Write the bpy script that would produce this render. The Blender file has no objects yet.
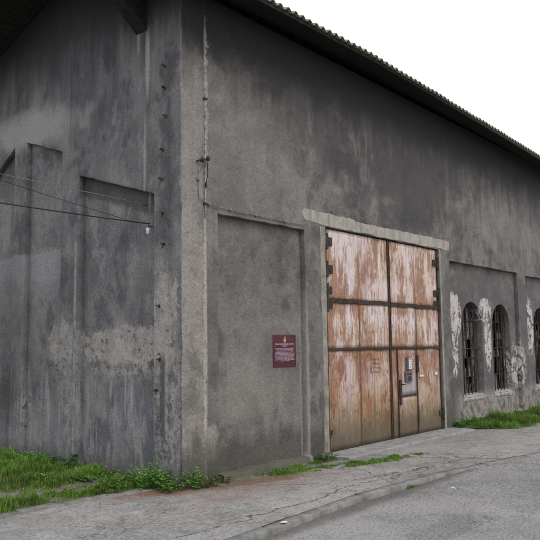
import bpy, math, random
import numpy as np
from mathutils import Vector, Matrix, noise as mnoise

random.seed(7)
rng = np.random.default_rng(7)
sc = bpy.context.scene
COL = sc.collection

# ------------------------------------------------------------------ camera
F_PX, CX, CY, CZ = 724.17, -6.5181, -6.8881, 1.7
YAW, PITCH, ROLL = 0.881368, 0.103298, -0.0130466
fw = Vector((math.sin(YAW)*math.cos(PITCH), math.cos(YAW)*math.cos(PITCH), math.sin(PITCH)))
rt = Vector((math.cos(YAW), -math.sin(YAW), 0))
up = rt.cross(fw)
r2 = rt*math.cos(ROLL) + up*math.sin(ROLL)
u2 = -rt*math.sin(ROLL) + up*math.cos(ROLL)
cd = bpy.data.cameras.new('camera')
cam = bpy.data.objects.new('camera', cd)
COL.objects.link(cam)
cd.sensor_width = 36
cd.lens = F_PX/540*36
cd.clip_start = 0.1
cd.clip_end = 2000
mw = Matrix((r2, u2, -fw)).transposed().to_4x4()
mw.translation = Vector((CX, CY, CZ))
cam.matrix_world = mw
sc.camera = cam

# ------------------------------------------------------------------ world, sun, exposure
SUN_EL, SUN_AZ = math.radians(52), math.radians(205)      # azimuth measured from +Y towards +X
w = bpy.data.worlds.new('World')
sc.world = w
w.use_nodes = True
wn = w.node_tree
for n in list(wn.nodes):
    wn.nodes.remove(n)
sky = wn.nodes.new('ShaderNodeTexSky')
sky.sky_type = 'NISHITA'
sky.sun_disc = False
sky.sun_elevation = SUN_EL
sky.sun_rotation = SUN_AZ
sky.dust_density = 6.0
sky.ozone_density = 0.6
hs = wn.nodes.new('ShaderNodeHueSaturation')              # overcast: the cloud layer takes the blue out
hs.inputs['Saturation'].default_value = 0.22
cl = wn.nodes.new('ShaderNodeMix')
cl.data_type = 'RGBA'
cl.inputs[0].default_value = 0.7
cl.inputs[7].default_value = (7.85, 7.75, 8.05, 1)
bg = wn.nodes.new('ShaderNodeBackground')
bg.inputs['Strength'].default_value = 0.12
wo = wn.nodes.new('ShaderNodeOutputWorld')
wn.links.new(sky.outputs[0], hs.inputs['Color'])
wn.links.new(hs.outputs[0], cl.inputs[6])
wn.links.new(cl.outputs[2], bg.inputs['Color'])
wn.links.new(bg.outputs[0], wo.inputs[0])
sd = bpy.data.lights.new('sun', 'SUN')
sd.energy = 0.7
sd.angle = math.radians(25)
sd.color = (1.0, 0.95, 0.88)
so = bpy.data.objects.new('sun', sd)
COL.objects.link(so)
dirv = Vector((math.sin(SUN_AZ)*math.cos(SUN_EL), math.cos(SUN_AZ)*math.cos(SUN_EL), math.sin(SUN_EL)))
so.rotation_euler = dirv.to_track_quat('Z', 'Y').to_euler()
so.location = (-4, -12, 18)
sc.view_settings.view_transform = 'Standard'
sc.view_settings.look = 'None'
sc.view_settings.gamma = 1
sc.view_settings.exposure = 0.55
sc.view_settings.use_curve_mapping = False

# ------------------------------------------------------------------ node helpers
class Mat:
    def __init__(s, name):
        s.m = bpy.data.materials.new(name)
        s.m.use_nodes = True
        s.t = s.m.node_tree
        for n in list(s.t.nodes):
            s.t.nodes.remove(n)
        s.out = s.t.nodes.new('ShaderNodeOutputMaterial')
        s.bsdf = s.t.nodes.new('ShaderNodeBsdfPrincipled')
        s.t.links.new(s.bsdf.outputs[0], s.out.inputs[0])
        s.co = s.t.nodes.new('ShaderNodeTexCoord').outputs['Object']
        sp = s.t.nodes.new('ShaderNodeSeparateXYZ')
        s.t.links.new(s.co, sp.inputs[0])
        s.x, s.y, s.z = sp.outputs
    def put(s, sock, v):
        if isinstance(v, bpy.types.NodeSocket):
            s.t.links.new(v, sock)
        elif isinstance(v, (tuple, list)):
            d = sock.default_value
            sock.default_value = tuple(v) + ((1,) if len(v) == 3 and len(d) == 4 else ())
        else:
            try:
                sock.default_value = v
            except TypeError:
                sock.default_value = (v, v, v, 1)
    def math(s, op, a, b=0.0, clamp=False):
        n = s.t.nodes.new('ShaderNodeMath')
        n.operation = op
        n.use_clamp = clamp
        s.put(n.inputs[0], a); s.put(n.inputs[1], b)
        return n.outputs[0]
    def mul(s, *a):
        r = a[0]
        for b in a[1:]:
            r = s.math('MULTIPLY', r, b)
        return r
    def add(s, *a):
        r = a[0]
        for b in a[1:]:
            r = s.math('ADD', r, b)
        return r
    def sub(s, a, b): return s.math('SUBTRACT', a, b)
    def mx(s, a, b): return s.math('MAXIMUM', a, b)
    def inv(s, a): return s.math('SUBTRACT', 1.0, a)
    def sm(s, v, a, b):
        n = s.t.nodes.new('ShaderNodeMapRange')
        n.interpolation_type = 'SMOOTHSTEP'
        s.put(n.inputs[0], v)
        if a <= b:
            n.inputs[1].default_value = a; n.inputs[2].default_value = b
            return n.outputs[0]
        n.inputs[1].default_value = b; n.inputs[2].default_value = a
        return s.inv(n.outputs[0])
    def vec(s, scale, off=(0, 0, 0)):
        n = s.t.nodes.new('ShaderNodeMapping')
        s.t.links.new(s.co, n.inputs[0])
        n.inputs[1].default_value = off
        n.inputs[3].default_value = scale if isinstance(scale, tuple) else (scale,)*3
        return n.outputs[0]
    def noise(s, scale, off=0.0, detail=4, rough=0.55, dist=0.0):
        n = s.t.nodes.new('ShaderNodeTexNoise')
        s.t.links.new(s.vec(scale, (off, off*1.7, off*0.6)), n.inputs['Vector'])
        n.inputs['Scale'].default_value = 1
        n.inputs['Detail'].default_value = detail
        n.inputs['Roughness'].default_value = rough
        n.inputs['Distortion'].default_value = dist
        return n.outputs[0]
    def vor(s, scale, off=0.0, feature='DISTANCE_TO_EDGE', warp=0.0, wscale=3.0):
        n = s.t.nodes.new('ShaderNodeTexVoronoi')
        n.feature = feature
        v = s.vec(scale, (off, off, 0))
        if warp:
            wnz = s.t.nodes.new('ShaderNodeTexNoise')
            s.t.links.new(s.co, wnz.inputs['Vector'])
            wnz.inputs['Scale'].default_value = wscale
            wnz.inputs['Detail'].default_value = 5
            sc1 = s.t.nodes.new('ShaderNodeVectorMath'); sc1.operation = 'SCALE'
            s.t.links.new(wnz.outputs[1], sc1.inputs[0]); sc1.inputs['Scale'].default_value = warp
            ad = s.t.nodes.new('ShaderNodeVectorMath'); ad.operation = 'ADD'
            s.t.links.new(v, ad.inputs[0]); s.t.links.new(sc1.outputs[0], ad.inputs[1])
            v = ad.outputs[0]
        s.t.links.new(v, n.inputs['Vector'])
        n.inputs['Scale'].default_value = 1
        return n.outputs[0]
    def mix(s, f, a, b, blend='MIX'):
        n = s.t.nodes.new('ShaderNodeMix')
        n.data_type = 'RGBA'
        n.blend_type = blend
        s.put(n.inputs[0], f); s.put(n.inputs[6], a); s.put(n.inputs[7], b)
        return n.outputs[2]
    def spot(s, u, v, cu, cv, ru, rv, soft=0.35, warp=None, k=1.2):
        a = s.math('DIVIDE', s.sub(u, cu), ru)
        b = s.math('DIVIDE', s.sub(v, cv), rv)
        d = s.math('SQRT', s.add(s.mul(a, a), s.mul(b, b)))
        if warp is not None:
            d = s.add(d, s.mul(s.sub(warp, 0.5), k))
        return s.sm(d, 1+soft, 1-soft)
    def band(s, v, a, b, e=0.05):
        return s.mul(s.sm(v, a-e, a+e), s.sm(v, b+e, b-e))
    def scalec(s, c, f):
        n = s.t.nodes.new('ShaderNodeVectorMath'); n.operation = 'SCALE'
        s.put(n.inputs[0], c); s.put(n.inputs['Scale'], f)
        return n.outputs[0]
    def finish(s, color, rough=0.9, bump=None, bstr=0.5, bdist=0.01, metal=0.0, spec=0.3):
        s.put(s.bsdf.inputs['Base Color'], color)
        s.put(s.bsdf.inputs['Roughness'], rough)
        s.put(s.bsdf.inputs['Metallic'], metal)
        s.put(s.bsdf.inputs['Specular IOR Level'], spec)
        if bump is not None:
            b = s.t.nodes.new('ShaderNodeBump')
            b.inputs['Strength'].default_value = bstr
            b.inputs['Distance'].default_value = bdist
            s.put(b.inputs['Height'], bump)
            s.t.links.new(b.outputs[0], s.bsdf.inputs['Normal'])
        return s.m

# ------------------------------------------------------------------ wall materials
def plaster_bump(m, flake=None):
    h = m.add(m.mul(m.noise(55, 2, 3, 0.75), 1.1), m.mul(m.noise(14, 5, 4, 0.65), 1.5), m.mul(m.noise(2.2, 9, 3), 2.8))
    if flake is not None:
        h = m.add(h, m.mul(flake, -0.9))
    return h

def mat_side():                                     # façade with the gate, u = x, v = z
    m = Mat('side_wall_render')
    u, v = m.x, m.z
    big = m.noise((0.7, 1, 0.9), 3, 5, 0.6)
    med = m.noise(3.2, 7, 6, 0.65)
    streak = m.noise((5.0, 5.0, 0.45), 11, 5, 0.6)
    streak2 = m.noise((16, 16, 0.7), 21, 4, 0.6)
    fine = m.noise(38, 1, 3, 0.7)
    rag0 = m.noise((9, 9, 6), 37, 6, 0.72)
    mot = m.noise(1.7, 57, 6, 0.72)
    c = m.mix(m.sm(big, 0.36, 0.64), (0.100, 0.098, 0.097), (0.178, 0.173, 0.166))
    c = m.mix(m.mul(m.sm(med, 0.42, 0.68), 0.55), c, (0.225, 0.219, 0.208))
    c = m.mix(m.mul(m.sm(mot, 0.5, 0.38), 0.75), c, (0.06, 0.059, 0.06))
    c = m.mix(m.mul(m.sm(mot, 0.54, 0.64), 0.5), c, (0.25, 0.243, 0.23))
    c = m.mix(m.mul(m.sm(streak, 0.52, 0.72), 0.28), c, (0.082, 0.081, 0.082))
    c = m.mix(m.mul(m.sm(streak2, 0.52, 0.7), 0.15), c, (0.22, 0.215, 0.205))
    # soot clouds above the gate and along the top
    c = m.mix(m.mul(m.spot(u, v, 6.3, 4.75, 2.6, 1.0, 0.6, mot, 2.6), 0.8), c, (0.048, 0.047, 0.050))
    c = m.mix(m.mul(m.spot(u, v, 3.4, 5.2, 1.5, 0.7, 0.6, mot, 2.4), 0.55), c, (0.055, 0.054, 0.056))
    c = m.mix(m.mul(m.spot(u, v, 1.2, 4.4, 1.3, 0.8, 0.7, mot, 2.4), 0.35), c, (0.25, 0.242, 0.23))
    c = m.mix(m.mul(m.sm(m.noise((1.3, 1.3, 0.7), 91, 7, 0.7, 0.6), 0.54, 0.66), 0.4), c, (0.27, 0.262, 0.25))
    c = m.mix(m.mul(m.spot(u, v, 11.5, 4.5, 3.0, 0.45, 0.6, streak, 2.5), 0.45), c, (0.23, 0.225, 0.205))
    # upper part darker: soot plus painted-in eave shade, irregular border
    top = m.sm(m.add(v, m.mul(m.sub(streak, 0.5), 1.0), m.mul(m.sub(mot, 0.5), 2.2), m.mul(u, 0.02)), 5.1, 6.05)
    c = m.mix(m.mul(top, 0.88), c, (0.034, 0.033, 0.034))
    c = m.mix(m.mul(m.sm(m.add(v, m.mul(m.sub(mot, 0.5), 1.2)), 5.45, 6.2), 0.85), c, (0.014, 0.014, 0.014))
    # pale corner render strip
    strip = m.mul(m.sm(m.add(u, m.mul(m.sub(med, 0.5), 0.05)), 0.43, 0.40), m.sm(v, 6.1, 4.6))
    c = m.mix(m.mul(strip, m.add(0.4, m.mul(m.sm(v, 5.2, 3.0), 0.5))), c, m.mix(m.sm(mot, 0.38, 0.56), (0.17, 0.163, 0.153), (0.29, 0.276, 0.255)))
    lime = m.mul(m.spot(m.add(u, m.mul(m.sub(rag0, 0.5), 0.05)), v, 0.455, 1.8, 0.035, 2.2, 0.35), m.sm(v, 4.0, 3.2))
    c = m.mix(m.mul(lime, m.sm(rag0, 0.36, 0.5), 0.75), c, (0.42, 0.405, 0.375))
    lime2 = m.mul(m.spot(m.add(u, m.mul(m.sub(rag0, 0.5), 0.10)), v, 0.47, 4.9, 0.045, 1.3, 0.3, rag0, 1.5), 1.0)
    c = m.mix(m.mul(lime2, 0.6), c, (0.36, 0.35, 0.33))
    pink = m.spot(u, v, 0.12, 3.2, 0.16, 0.9, 0.5, med, 1.2)
    c = m.mix(m.mul(pink, 0.3), c, (0.31, 0.27, 0.24))
    # dark strip between conduit and panel
    ds = m.mul(m.band(u, 0.50, 0.71, 0.02), m.sm(v, 3.1, 2.2))
    c = m.mix(m.mul(ds, 0.6), c, (0.082, 0.08, 0.078))
    lowp = m.spot(u, v, 0.58, 0.42, 0.16, 0.25, 0.2, med, 1.4)
    c = m.mix(m.mul(lowp, 0.8), c, (0.3, 0.28, 0.255))
    # recessed panel: pale clouds, dark damp foot with moss
    cloud = m.spot(u, v, 1.5, 1.0, 0.9, 0.42, 0.5, med, 2.4)
    c = m.mix(m.mul(cloud, 0.5), c, (0.235, 0.225, 0.205))
    cl2 = m.spot(u, v, 1.35, 1.9, 0.7, 0.9, 0.6, med, 2.2)
    c = m.mix(m.mul(cl2, 0.3), c, (0.21, 0.2, 0.185))
    foot = m.mul(m.sm(m.add(v, m.mul(m.sub(streak, 0.5), 0.9)), 0.62, 0.25), m.sm(u, 8.3, 7.6))
    c = m.mix(m.mul(foot, 0.72), c, (0.052, 0.052, 0.042))
    moss = m.mul(m.sm(m.add(v, m.mul(m.sub(med, 0.5), 0.5)), 0.18, 0.0), m.sm(fine, 0.42, 0.6))
    c = m.mix(m.mul(moss, 0.6), c, (0.075, 0.085, 0.035))
    # scraped seam between panel and pilaster at the plaque
    sc_ = m.mul(m.spot(u, v, 2.72, 1.0, 0.07, 1.3, 0.3, med, 1.5), 0.8)
    c = m.mix(sc_, c, (0.26, 0.25, 0.24))
    c = m.mix(m.mul(m.band(u, 2.78, 3.0, 0.03), m.sm(v, 2.6, 1.8), m.sm(med, 0.42, 0.6), 0.7), c, (0.06, 0.06, 0.062))
    pl = m.spot(u, v, 0.82, 1.75, 0.10, 0.22, 0.3, med, 1.8)
    c = m.mix(m.mul(pl, 0.6), c, (0.075, 0.072, 0.07))
    # peeled paint around the arched windows
    rag = m.noise((7, 7, 5.5), 31, 8, 0.74, 0.4)
    z1 = m.mx(m.spot(u, v, 8.25, 2.3, 0.38, 0.55, 0.25, rag, 0.8), m.spot(u, v, 8.22, 1.6, 0.2, 0.7, 0.3, rag, 1.2))
    z1b = m.mul(m.spot(u, v, 8.22, 2.35, 0.24, 0.38, 0.3, rag, 1.4), m.sm(rag, 0.36, 0.42))
    z2 = m.mx(m.spot(u, v, 9.93, 2.45, 0.40, 0.32, 0.3, rag, 1.2), m.spot(u, v, 10.02, 1.7, 0.22, 0.75, 0.4, rag, 1.4))
    z3 = m.spot(u, v, 12.8, 2.1, 0.35, 0.9, 0.5, rag, 1.8)
    z4 = m.spot(u, v, 11.72, 1.1, 0.7, 1.0, 0.6, rag, 2.4)
    zone = m.mx(m.mx(z1, m.mul(z2, 0.85)), m.mx(m.mul(z3, 0.75), m.mul(z4, 0.55)))
    flake = m.mx(m.mul(zone, m.sm(rag, 0.465, 0.50)), z1b)
    flake = m.sm(flake, 0.38, 0.55)
    c = m.mix(m.mul(flake, 0.95), c, (0.52, 0.515, 0.51))
    brick = m.mul(m.mx(m.spot(u, v, 8.22, 2.28, 0.08, 0.12, 0.15, rag, 1.0), m.spot(u, v, 8.52, 2.5, 0.06, 0.1, 0.15, rag, 1.0)), m.sm(fine, 0.4, 0.55))
    c = m.mix(m.mul(brick, 0.8), c, (0.30, 0.07, 0.055))
    right = m.mul(m.sm(u, 7.6, 8.2), m.sm(v, 3.45, 3.3), m.inv(flake))
    c = m.mix(m.mul(right, m.sm(med, 0.35, 0.55), 0.6), c, (0.070, 0.070, 0.076))
    # masonry laid bare under the sills
    ms = m.mul(m.sm(m.add(v, m.mul(m.sub(rag, 0.5), 0.6)), 0.75, 0.45), m.sm(u, 8.0, 8.6))
    c = m.mix(m.mul(ms, m.sm(rag, 0.4, 0.55), 0.9), c, (0.30, 0.285, 0.265))
    grit = m.noise(75, 6, 2, 0.8)
    c = m.mix(m.mul(m.sm(fine, 0.42, 0.62), 0.3), c, (0.05, 0.05, 0.05))
    c = m.mix(m.mul(m.sm(grit, 0.55, 0.68), m.sm(v, 5.6, 4.4), 0.35), c, (0.30, 0.295, 0.285))
    # thin hairline cracks and specks
    crk = m.mul(m.sm(m.vor(0.8, 4, warp=0.5, wscale=2.5), 0.006, 0.0), m.sm(med, 0.5, 0.62))
    c = m.mix(m.mul(crk, 0.4), c, (0.05, 0.05, 0.05))
    spk = m.sm(m.vor(9.0, 2, 'F1'), 0.09, 0.05)
    c = m.mix(m.mul(spk, m.sm(big, 0.5, 0.6), 0.55), c, (0.32, 0.31, 0.3))
    c = m.mix(1.0, c, (1.02, 1.0, 0.985), 'MULTIPLY')
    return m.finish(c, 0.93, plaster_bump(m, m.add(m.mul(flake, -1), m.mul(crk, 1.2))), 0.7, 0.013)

def mat_gable():                                    # gable wall, u = y, v = z
    m = Mat('gable_wall_render')
    u, v = m.y, m.z
    big = m.noise((1, 0.75, 0.6), 13, 5, 0.62)
    med = m.noise(3.4, 27, 6, 0.65)
    streak = m.noise((4.0, 4.0, 0.4), 41, 6, 0.62)
    streak2 = m.noise((14, 14, 1.1), 5, 4, 0.65)
    fine = m.noise(38, 1, 3, 0.7)
    rag = m.noise((8, 8, 6), 33, 8, 0.74)
    c = m.mix(m.sm(big, 0.36, 0.64), (0.094, 0.096, 0.103), (0.175, 0.176, 0.181))
    c = m.mix(m.mul(m.sm(streak, 0.48, 0.7), 0.5), c, (0.066, 0.069, 0.078))
    c = m.mix(m.mul(m.sm(streak2, 0.52, 0.72), 0.4), c, (0.205, 0.207, 0.21))
    c = m.mix(m.mul(m.sm(med, 0.5, 0.68), 0.45), c, (0.215, 0.217, 0.222))
    mot = m.noise((1.7, 1.7, 1.1), 57, 6, 0.72)
    c = m.mix(m.mul(m.sm(mot, 0.5, 0.38), 0.75), c, (0.052, 0.055, 0.063))
    c = m.mix(m.mul(m.sm(mot, 0.53, 0.63), 0.55), c, (0.25, 0.255, 0.262))
    # soot at the top, with the overhang's shade painted in
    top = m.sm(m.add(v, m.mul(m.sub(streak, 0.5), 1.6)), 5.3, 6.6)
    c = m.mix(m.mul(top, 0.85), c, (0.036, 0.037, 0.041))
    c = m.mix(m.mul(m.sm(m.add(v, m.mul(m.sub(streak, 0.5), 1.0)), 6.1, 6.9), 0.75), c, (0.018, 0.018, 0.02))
    # pale weathered cloud, rising to the right
    cl = m.spot(m.add(u, 0), m.add(v, m.mul(u, -0.05)), 3.6, 5.12, 1.2, 0.30, 0.5, med, 1.5)
    c = m.mix(m.mul(cl, 0.8), c, (0.31, 0.315, 0.32))
    # wash band below the far panels
    wb = m.mul(m.sm(m.add(v, m.mul(m.sub(big, 0.5), 0.4)), 3.26, 3.2), m.sm(v, 2.3, 3.0), m.sm(u, 2.7, 2.75))
    c = m.mix(m.mul(wb, 0.65), c, (0.25, 0.257, 0.27))
    # damp and painted shade in a band under the near recess top
    damp_shade = m.mul(m.band(u, 0.53, 2.2, 0.01), m.sm(m.add(m.sub(v, m.mul(u, 0.31)), m.mul(m.sub(rag, 0.5), 0.18)), 3.27, 3.36))
    damp_shade = m.mul(damp_shade, m.sm(m.sub(v, m.mul(u, 0.31)), 3.66, 3.6))
    c = m.mix(m.mul(damp_shade, 0.8), c, (0.05, 0.052, 0.056))
    # seams between casts
    sm1 = m.mul(m.band(u, 2.455, 2.475, 0.008), m.sm(v, 4.6, 5.0))
    c = m.mix(m.mul(sm1, 0.6), c, (0.03, 0.03, 0.033))
    # white lime drips under the bracket
    d1 = m.mul(m.spot(m.add(u, m.mul(m.sub(rag, 0.5), 0.04)), v, 0.67, 5.8, 0.045, 0.62, 0.3), m.sm(v, 6.3, 5.9))
    d2 = m.spot(m.add(u, m.mul(m.sub(rag, 0.5), 0.03)), v, 0.87, 6.05, 0.025, 0.2, 0.4)
    d3 = m.spot(m.add(u, m.mul(m.sub(rag, 0.5), 0.05)), v, 0.72, 4.3, 0.025, 0.75, 0.5, streak2, 2.5)
    drip = m.mx(m.mx(d1, m.mul(d2, 0.6)), m.mul(d3, 0.7))
    c = m.mix(m.mul(drip, 0.75), c, (0.36, 0.36, 0.35))
    # bare plaster left where the dark coat fell off
    p1 = m.spot(u, v, 1.25, 1.60, 1.05, 0.40, 0.3, rag, 1.8)
    p2 = m.spot(u, v, 0.42, 1.9, 0.32, 1.0, 0.5, rag, 2.0)
    p3 = m.spot(u, v, 2.75, 1.6, 0.5, 0.55, 0.5, rag, 2.4)
    p4 = m.spot(u, v, 0.25, 1.0, 0.3, 1.15, 0.4, rag, 1.6)
    p5 = m.spot(u, v, 2.42, 1.0, 0.20, 0.9, 0.3, rag, 1.6)
    p6 = m.spot(u, v, 3.63, 0.7, 0.1, 0.45, 0.3, rag, 1.6)
    rg2 = m.noise((3.6, 3.6, 3.0), 95, 9, 0.75, 0.5)
    core = m.mx(m.spot(u, v, 1.15, 1.72, 1.0, 0.27, 0.06, rg2, 2.2), m.mx(m.spot(m.add(u, m.mul(v, 0.18)), v, 0.70, 2.05, 0.26, 0.62, 0.08, rg2, 2.6), m.mul(m.spot(u, v, 2.65, 1.8, 0.4, 0.35, 0.08, rg2, 3.2), 0.8)))
    zone = m.mx(m.mx(p1, m.mul(p2, 0.6)), m.mx(m.mul(p3, 0.55), m.mx(m.mul(p4, 0.9), m.mx(m.mul(p5, 0.7), m.mul(p6, 0.9)))))
    flake = m.mx(m.mul(zone, m.sm(rag, 0.44, 0.52)), m.mul(core, m.sm(rag, 0.36, 0.42)))
    c = m.mix(m.mul(flake, 0.88), c, m.mix(m.sm(m.noise(5, 66, 5, 0.7), 0.4, 0.6), (0.345, 0.335, 0.318), (0.25, 0.243, 0.232)))
    holes = m.mul(zone, m.sm(m.vor(7.0, 3, 'F1', 0.8, 5.0), 0.22, 0.12))
    c = m.mix(m.mul(holes, 0.7), c, (0.07, 0.07, 0.07))
    br = m.mul(m.spot(u, v, 0.95, 1.55, 0.22, 0.18, 0.2, rag, 1.6), m.sm(rag, 0.56, 0.6))
    c = m.mix(m.mul(br, 0.8), c, (0.24, 0.09, 0.06))
    # blue-grey wash on the lower wall, pale vertical runs
    low = m.mul(m.sm(v, 1.5, 0.9), m.inv(flake))
    c = m.mix(m.mul(low, m.sm(streak, 0.35, 0.6), 0.45), c, (0.125, 0.132, 0.158))
    lr = m.mul(low, m.sm(m.noise((6, 6, 1.4), 83, 7, 0.72), 0.5, 0.6))
    c = m.mix(m.mul(lr, 0.6), c, (0.27, 0.275, 0.285))
    runs = m.mul(m.sm(v, 1.6, 1.1), m.sm(m.noise((9, 9, 0.8), 61, 4, 0.6), 0.56, 0.66))
    c = m.mix(m.mul(runs, 0.65), c, (0.30, 0.305, 0.315))
    # dark patch far left
    dk = m.spot(u, v, 4.25, 0.95, 0.32, 0.4, 0.5, med, 1.6)
    c = m.mix(m.mul(dk, 0.75), c, (0.035, 0.034, 0.033))
    dk2 = m.spot(u, v, 4.3, 1.9, 0.55, 1.3, 0.6, streak, 2.0)
    c = m.mix(m.mul(dk2, 0.4), c, (0.055, 0.055, 0.06))
    dk3 = m.mul(m.band(u, 0.30, 0.40, 0.02), m.band(v, 0.5, 1.55, 0.1), m.sm(rag, 0.42, 0.5))
    c = m.mix(m.mul(dk3, 0.8), c, (0.035, 0.035, 0.035))
    foot = m.sm(m.add(v, m.mul(m.sub(rag, 0.5), 0.5)), 0.28, 0.05)
    c = m.mix(m.mul(foot, 0.45), c, (0.06, 0.065, 0.05))
    grit = m.noise(75, 6, 2, 0.8)
    c = m.mix(m.mul(m.sm(fine, 0.42, 0.62), 0.3), c, (0.045, 0.045, 0.05))
    c = m.mix(m.mul(m.sm(grit, 0.55, 0.68), m.sm(v, 6.2, 5.0), 0.35), c, (0.28, 0.285, 0.295))
    spk = m.sm(m.vor(8.0, 2, 'F1'), 0.07, 0.045)
    c = m.mix(m.mul(spk, m.sm(med, 0.45, 0.6), 0.5), c, (0.36, 0.36, 0.36))
    c = m.mix(1.0, c, (1.01, 1.0, 1.0), 'MULTIPLY')
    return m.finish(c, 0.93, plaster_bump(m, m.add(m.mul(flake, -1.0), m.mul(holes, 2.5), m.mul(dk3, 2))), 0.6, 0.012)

def mat_pale_render(name, a, b, dirt):
    m = Mat(name)
    n = m.noise(6, 3, 6, 0.7); f = m.noise(45, 1, 3, 0.7); s_ = m.noise((10, 10, 1.2), 8, 5)
    c = m.mix(m.sm(n, 0.35, 0.65), a, b)
    c = m.mix(m.mul(m.sm(s_, 0.5, 0.7), 0.5), c, dirt)
    c = m.mix(m.mul(m.sm(f, 0.5, 0.75), 0.3), c, dirt)
    return m.finish(c, 0.92, m.add(m.mul(f, 0.5), m.mul(n, 1.5)), 0.7, 0.012)

def mat_rust_paint():
    m = Mat('rusted_lilac_paint')
    s1 = m.noise((9, 9, 2.0), 2, 9, 0.78, 0.6)
    s2 = m.noise((42, 42, 3.0), 9, 6, 0.74, 0.2)
    s3 = m.noise((2.4, 2.4, 0.7), 17, 4, 0.6)
    sp = m.noise((40, 40, 18), 5, 4, 0.7)
    v = m.z
    paint = m.mix(m.sm(s3, 0.4, 0.6), (0.58, 0.53, 0.62), (0.58, 0.51, 0.53))
    cln = m.noise((1.9, 1.9, 0.9), 77, 4, 0.65)
    # lower boards: warmer, dirtier paint
    lowz = m.sm(m.add(v, m.mul(m.sub(s1, 0.5), 1.6)), 1.15, 0.35)
    paint = m.mix(m.mul(m.sm(v, 1.66, 1.55), 0.75), paint, (0.44, 0.355, 0.39))
    paint = m.mix(m.mul(lowz, 0.8), paint, (0.27, 0.20, 0.10))
    # bluish sheet of the wicket
    bl = m.mul(m.band(m.x, 5.75, 6.36, 0.05), m.band(v, 0.72, 1.62, 0.06))
    paint = m.mix(m.mul(bl, 0.75), paint, (0.31, 0.32, 0.37))
    rust = m.mix(m.sm(s2, 0.35, 0.65), (0.13, 0.045, 0.016), (0.37, 0.180, 0.052))
    rust = m.mix(m.mul(m.sm(sp, 0.45, 0.7), 0.7), rust, (0.11, 0.045, 0.02))
    lvl = m.add(m.mul(s1, 0.55), m.mul(s2, 0.45))
    lvl = m.add(lvl, m.mul(m.sub(cln, 0.5), 0.65), m.mul(m.sub(sp, 0.5), 0.12))
    # more rust just under the bars and near the hinges' edge
    ub = m.mx(m.band(v, 2.2, 2.43, 0.12), m.mx(m.band(v, 1.42, 1.6, 0.1), m.band(v, 2.48, 2.62, 0.06)))
    lvl = m.add(lvl, m.mul(ub, 0.045), m.mul(m.sm(m.x, 3.75, 3.3), 0.07), m.mul(m.sm(m.x, 5.9, 5.5), m.sm(m.x, 5.35, 5.45), 0.05))
    lvl = m.sub(lvl, m.add(m.mul(bl, 0.07), m.mul(m.sm(v, 0.9, 0.3), 0.03)))
    rf = m.sm(lvl, 0.475, 0.55)
    c = m.mix(m.mul(rf, 0.85), paint, rust)
    halo = m.mul(m.sm(lvl, 0.41, 0.49), m.inv(rf), 0.5)
    c = m.mix(halo, c, (0.50, 0.345, 0.15))
    bl2 = m.noise((5, 5, 3.2), 63, 9, 0.8, 0.5)
    c = m.mix(m.mul(m.sm(bl2, 0.54, 0.60), m.add(0.35, m.mul(m.sm(v, 1.7, 1.5), 0.35))), c, (0.13, 0.055, 0.022))
    c = m.mix(m.mul(m.sm(bl2, 0.42, 0.36), 0.35), c, (0.56, 0.51, 0.59))
    c = m.mix(m.mul(m.sm(m.noise((60, 60, 1.2), 45, 4, 0.7), 0.52, 0.62), 0.32), c, (0.20, 0.11, 0.065))
    for sx in (4.35, 6.415):
        c = m.mix(m.mul(m.sm(m.math('ABSOLUTE', m.sub(m.x, sx)), 0.03, 0.008), m.sm(s1, 0.3, 0.5), m.sm(v, 2.5, 2.3), 0.7), c, (0.11, 0.055, 0.03))
    lowp = m.mul(m.sm(v, 1.62, 1.5), m.sm(m.noise((14, 14, 1.0), 19, 7, 0.75), 0.5, 0.6))
    c = m.mix(m.mul(lowp, 0.6), c, (0.24, 0.10, 0.06))
    # red-brown stain patches
    w_ = m.noise((5, 5, 4), 3, 5, 0.6)
    for cx, cz, rx, rz, a in ((3.74, 1.30, 0.13, 0.16, 0.85), (4.45, 1.2, 0.3, 0.25, 0.45), (7.1, 1.35, 0.2, 0.18, 0.4), (7.2, 0.75, 0.12, 0.12, 0.4), (4.5, 2.9, 0.22, 0.45, 0.35)):
        c = m.mix(m.mul(m.spot(m.x, v, cx, cz, rx, rz, 0.4, w_, 1.6), a), c, (0.22, 0.085, 0.055))
    foot = m.sm(m.add(v, m.mul(m.sub(s1, 0.5), 0.9)), 0.75, 0.05)
    c = m.mix(m.mul(foot, 0.85), c, (0.075, 0.066, 0.045))
    run = m.mul(m.sm(m.noise((30, 30, 0.5), 71, 3, 0.6), 0.58, 0.66), m.sm(v, 1.4, 1.0), 0.6)
    c = m.mix(run, c, (0.10, 0.065, 0.035))
    return m.finish(c, m.add(0.55, m.mul(rf, 0.35)), m.add(m.mul(rf, -0.5), m.mul(sp, 0.5), m.mul(s3, 1.0), m.mul(s2, 0.4)), 0.55, 0.008, 0.0, 0.35)

def mat_simple(name, a, b, scale=20, rough=0.8, bs=0.4, bd=0.004, metal=0.0):
    m = Mat(name)
    n = m.noise(scale, 3, 5, 0.65)
    c = m.mix(m.sm(n, 0.38, 0.62), a, b)
    return m.finish(c, rough, n, bs, bd, metal)

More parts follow.
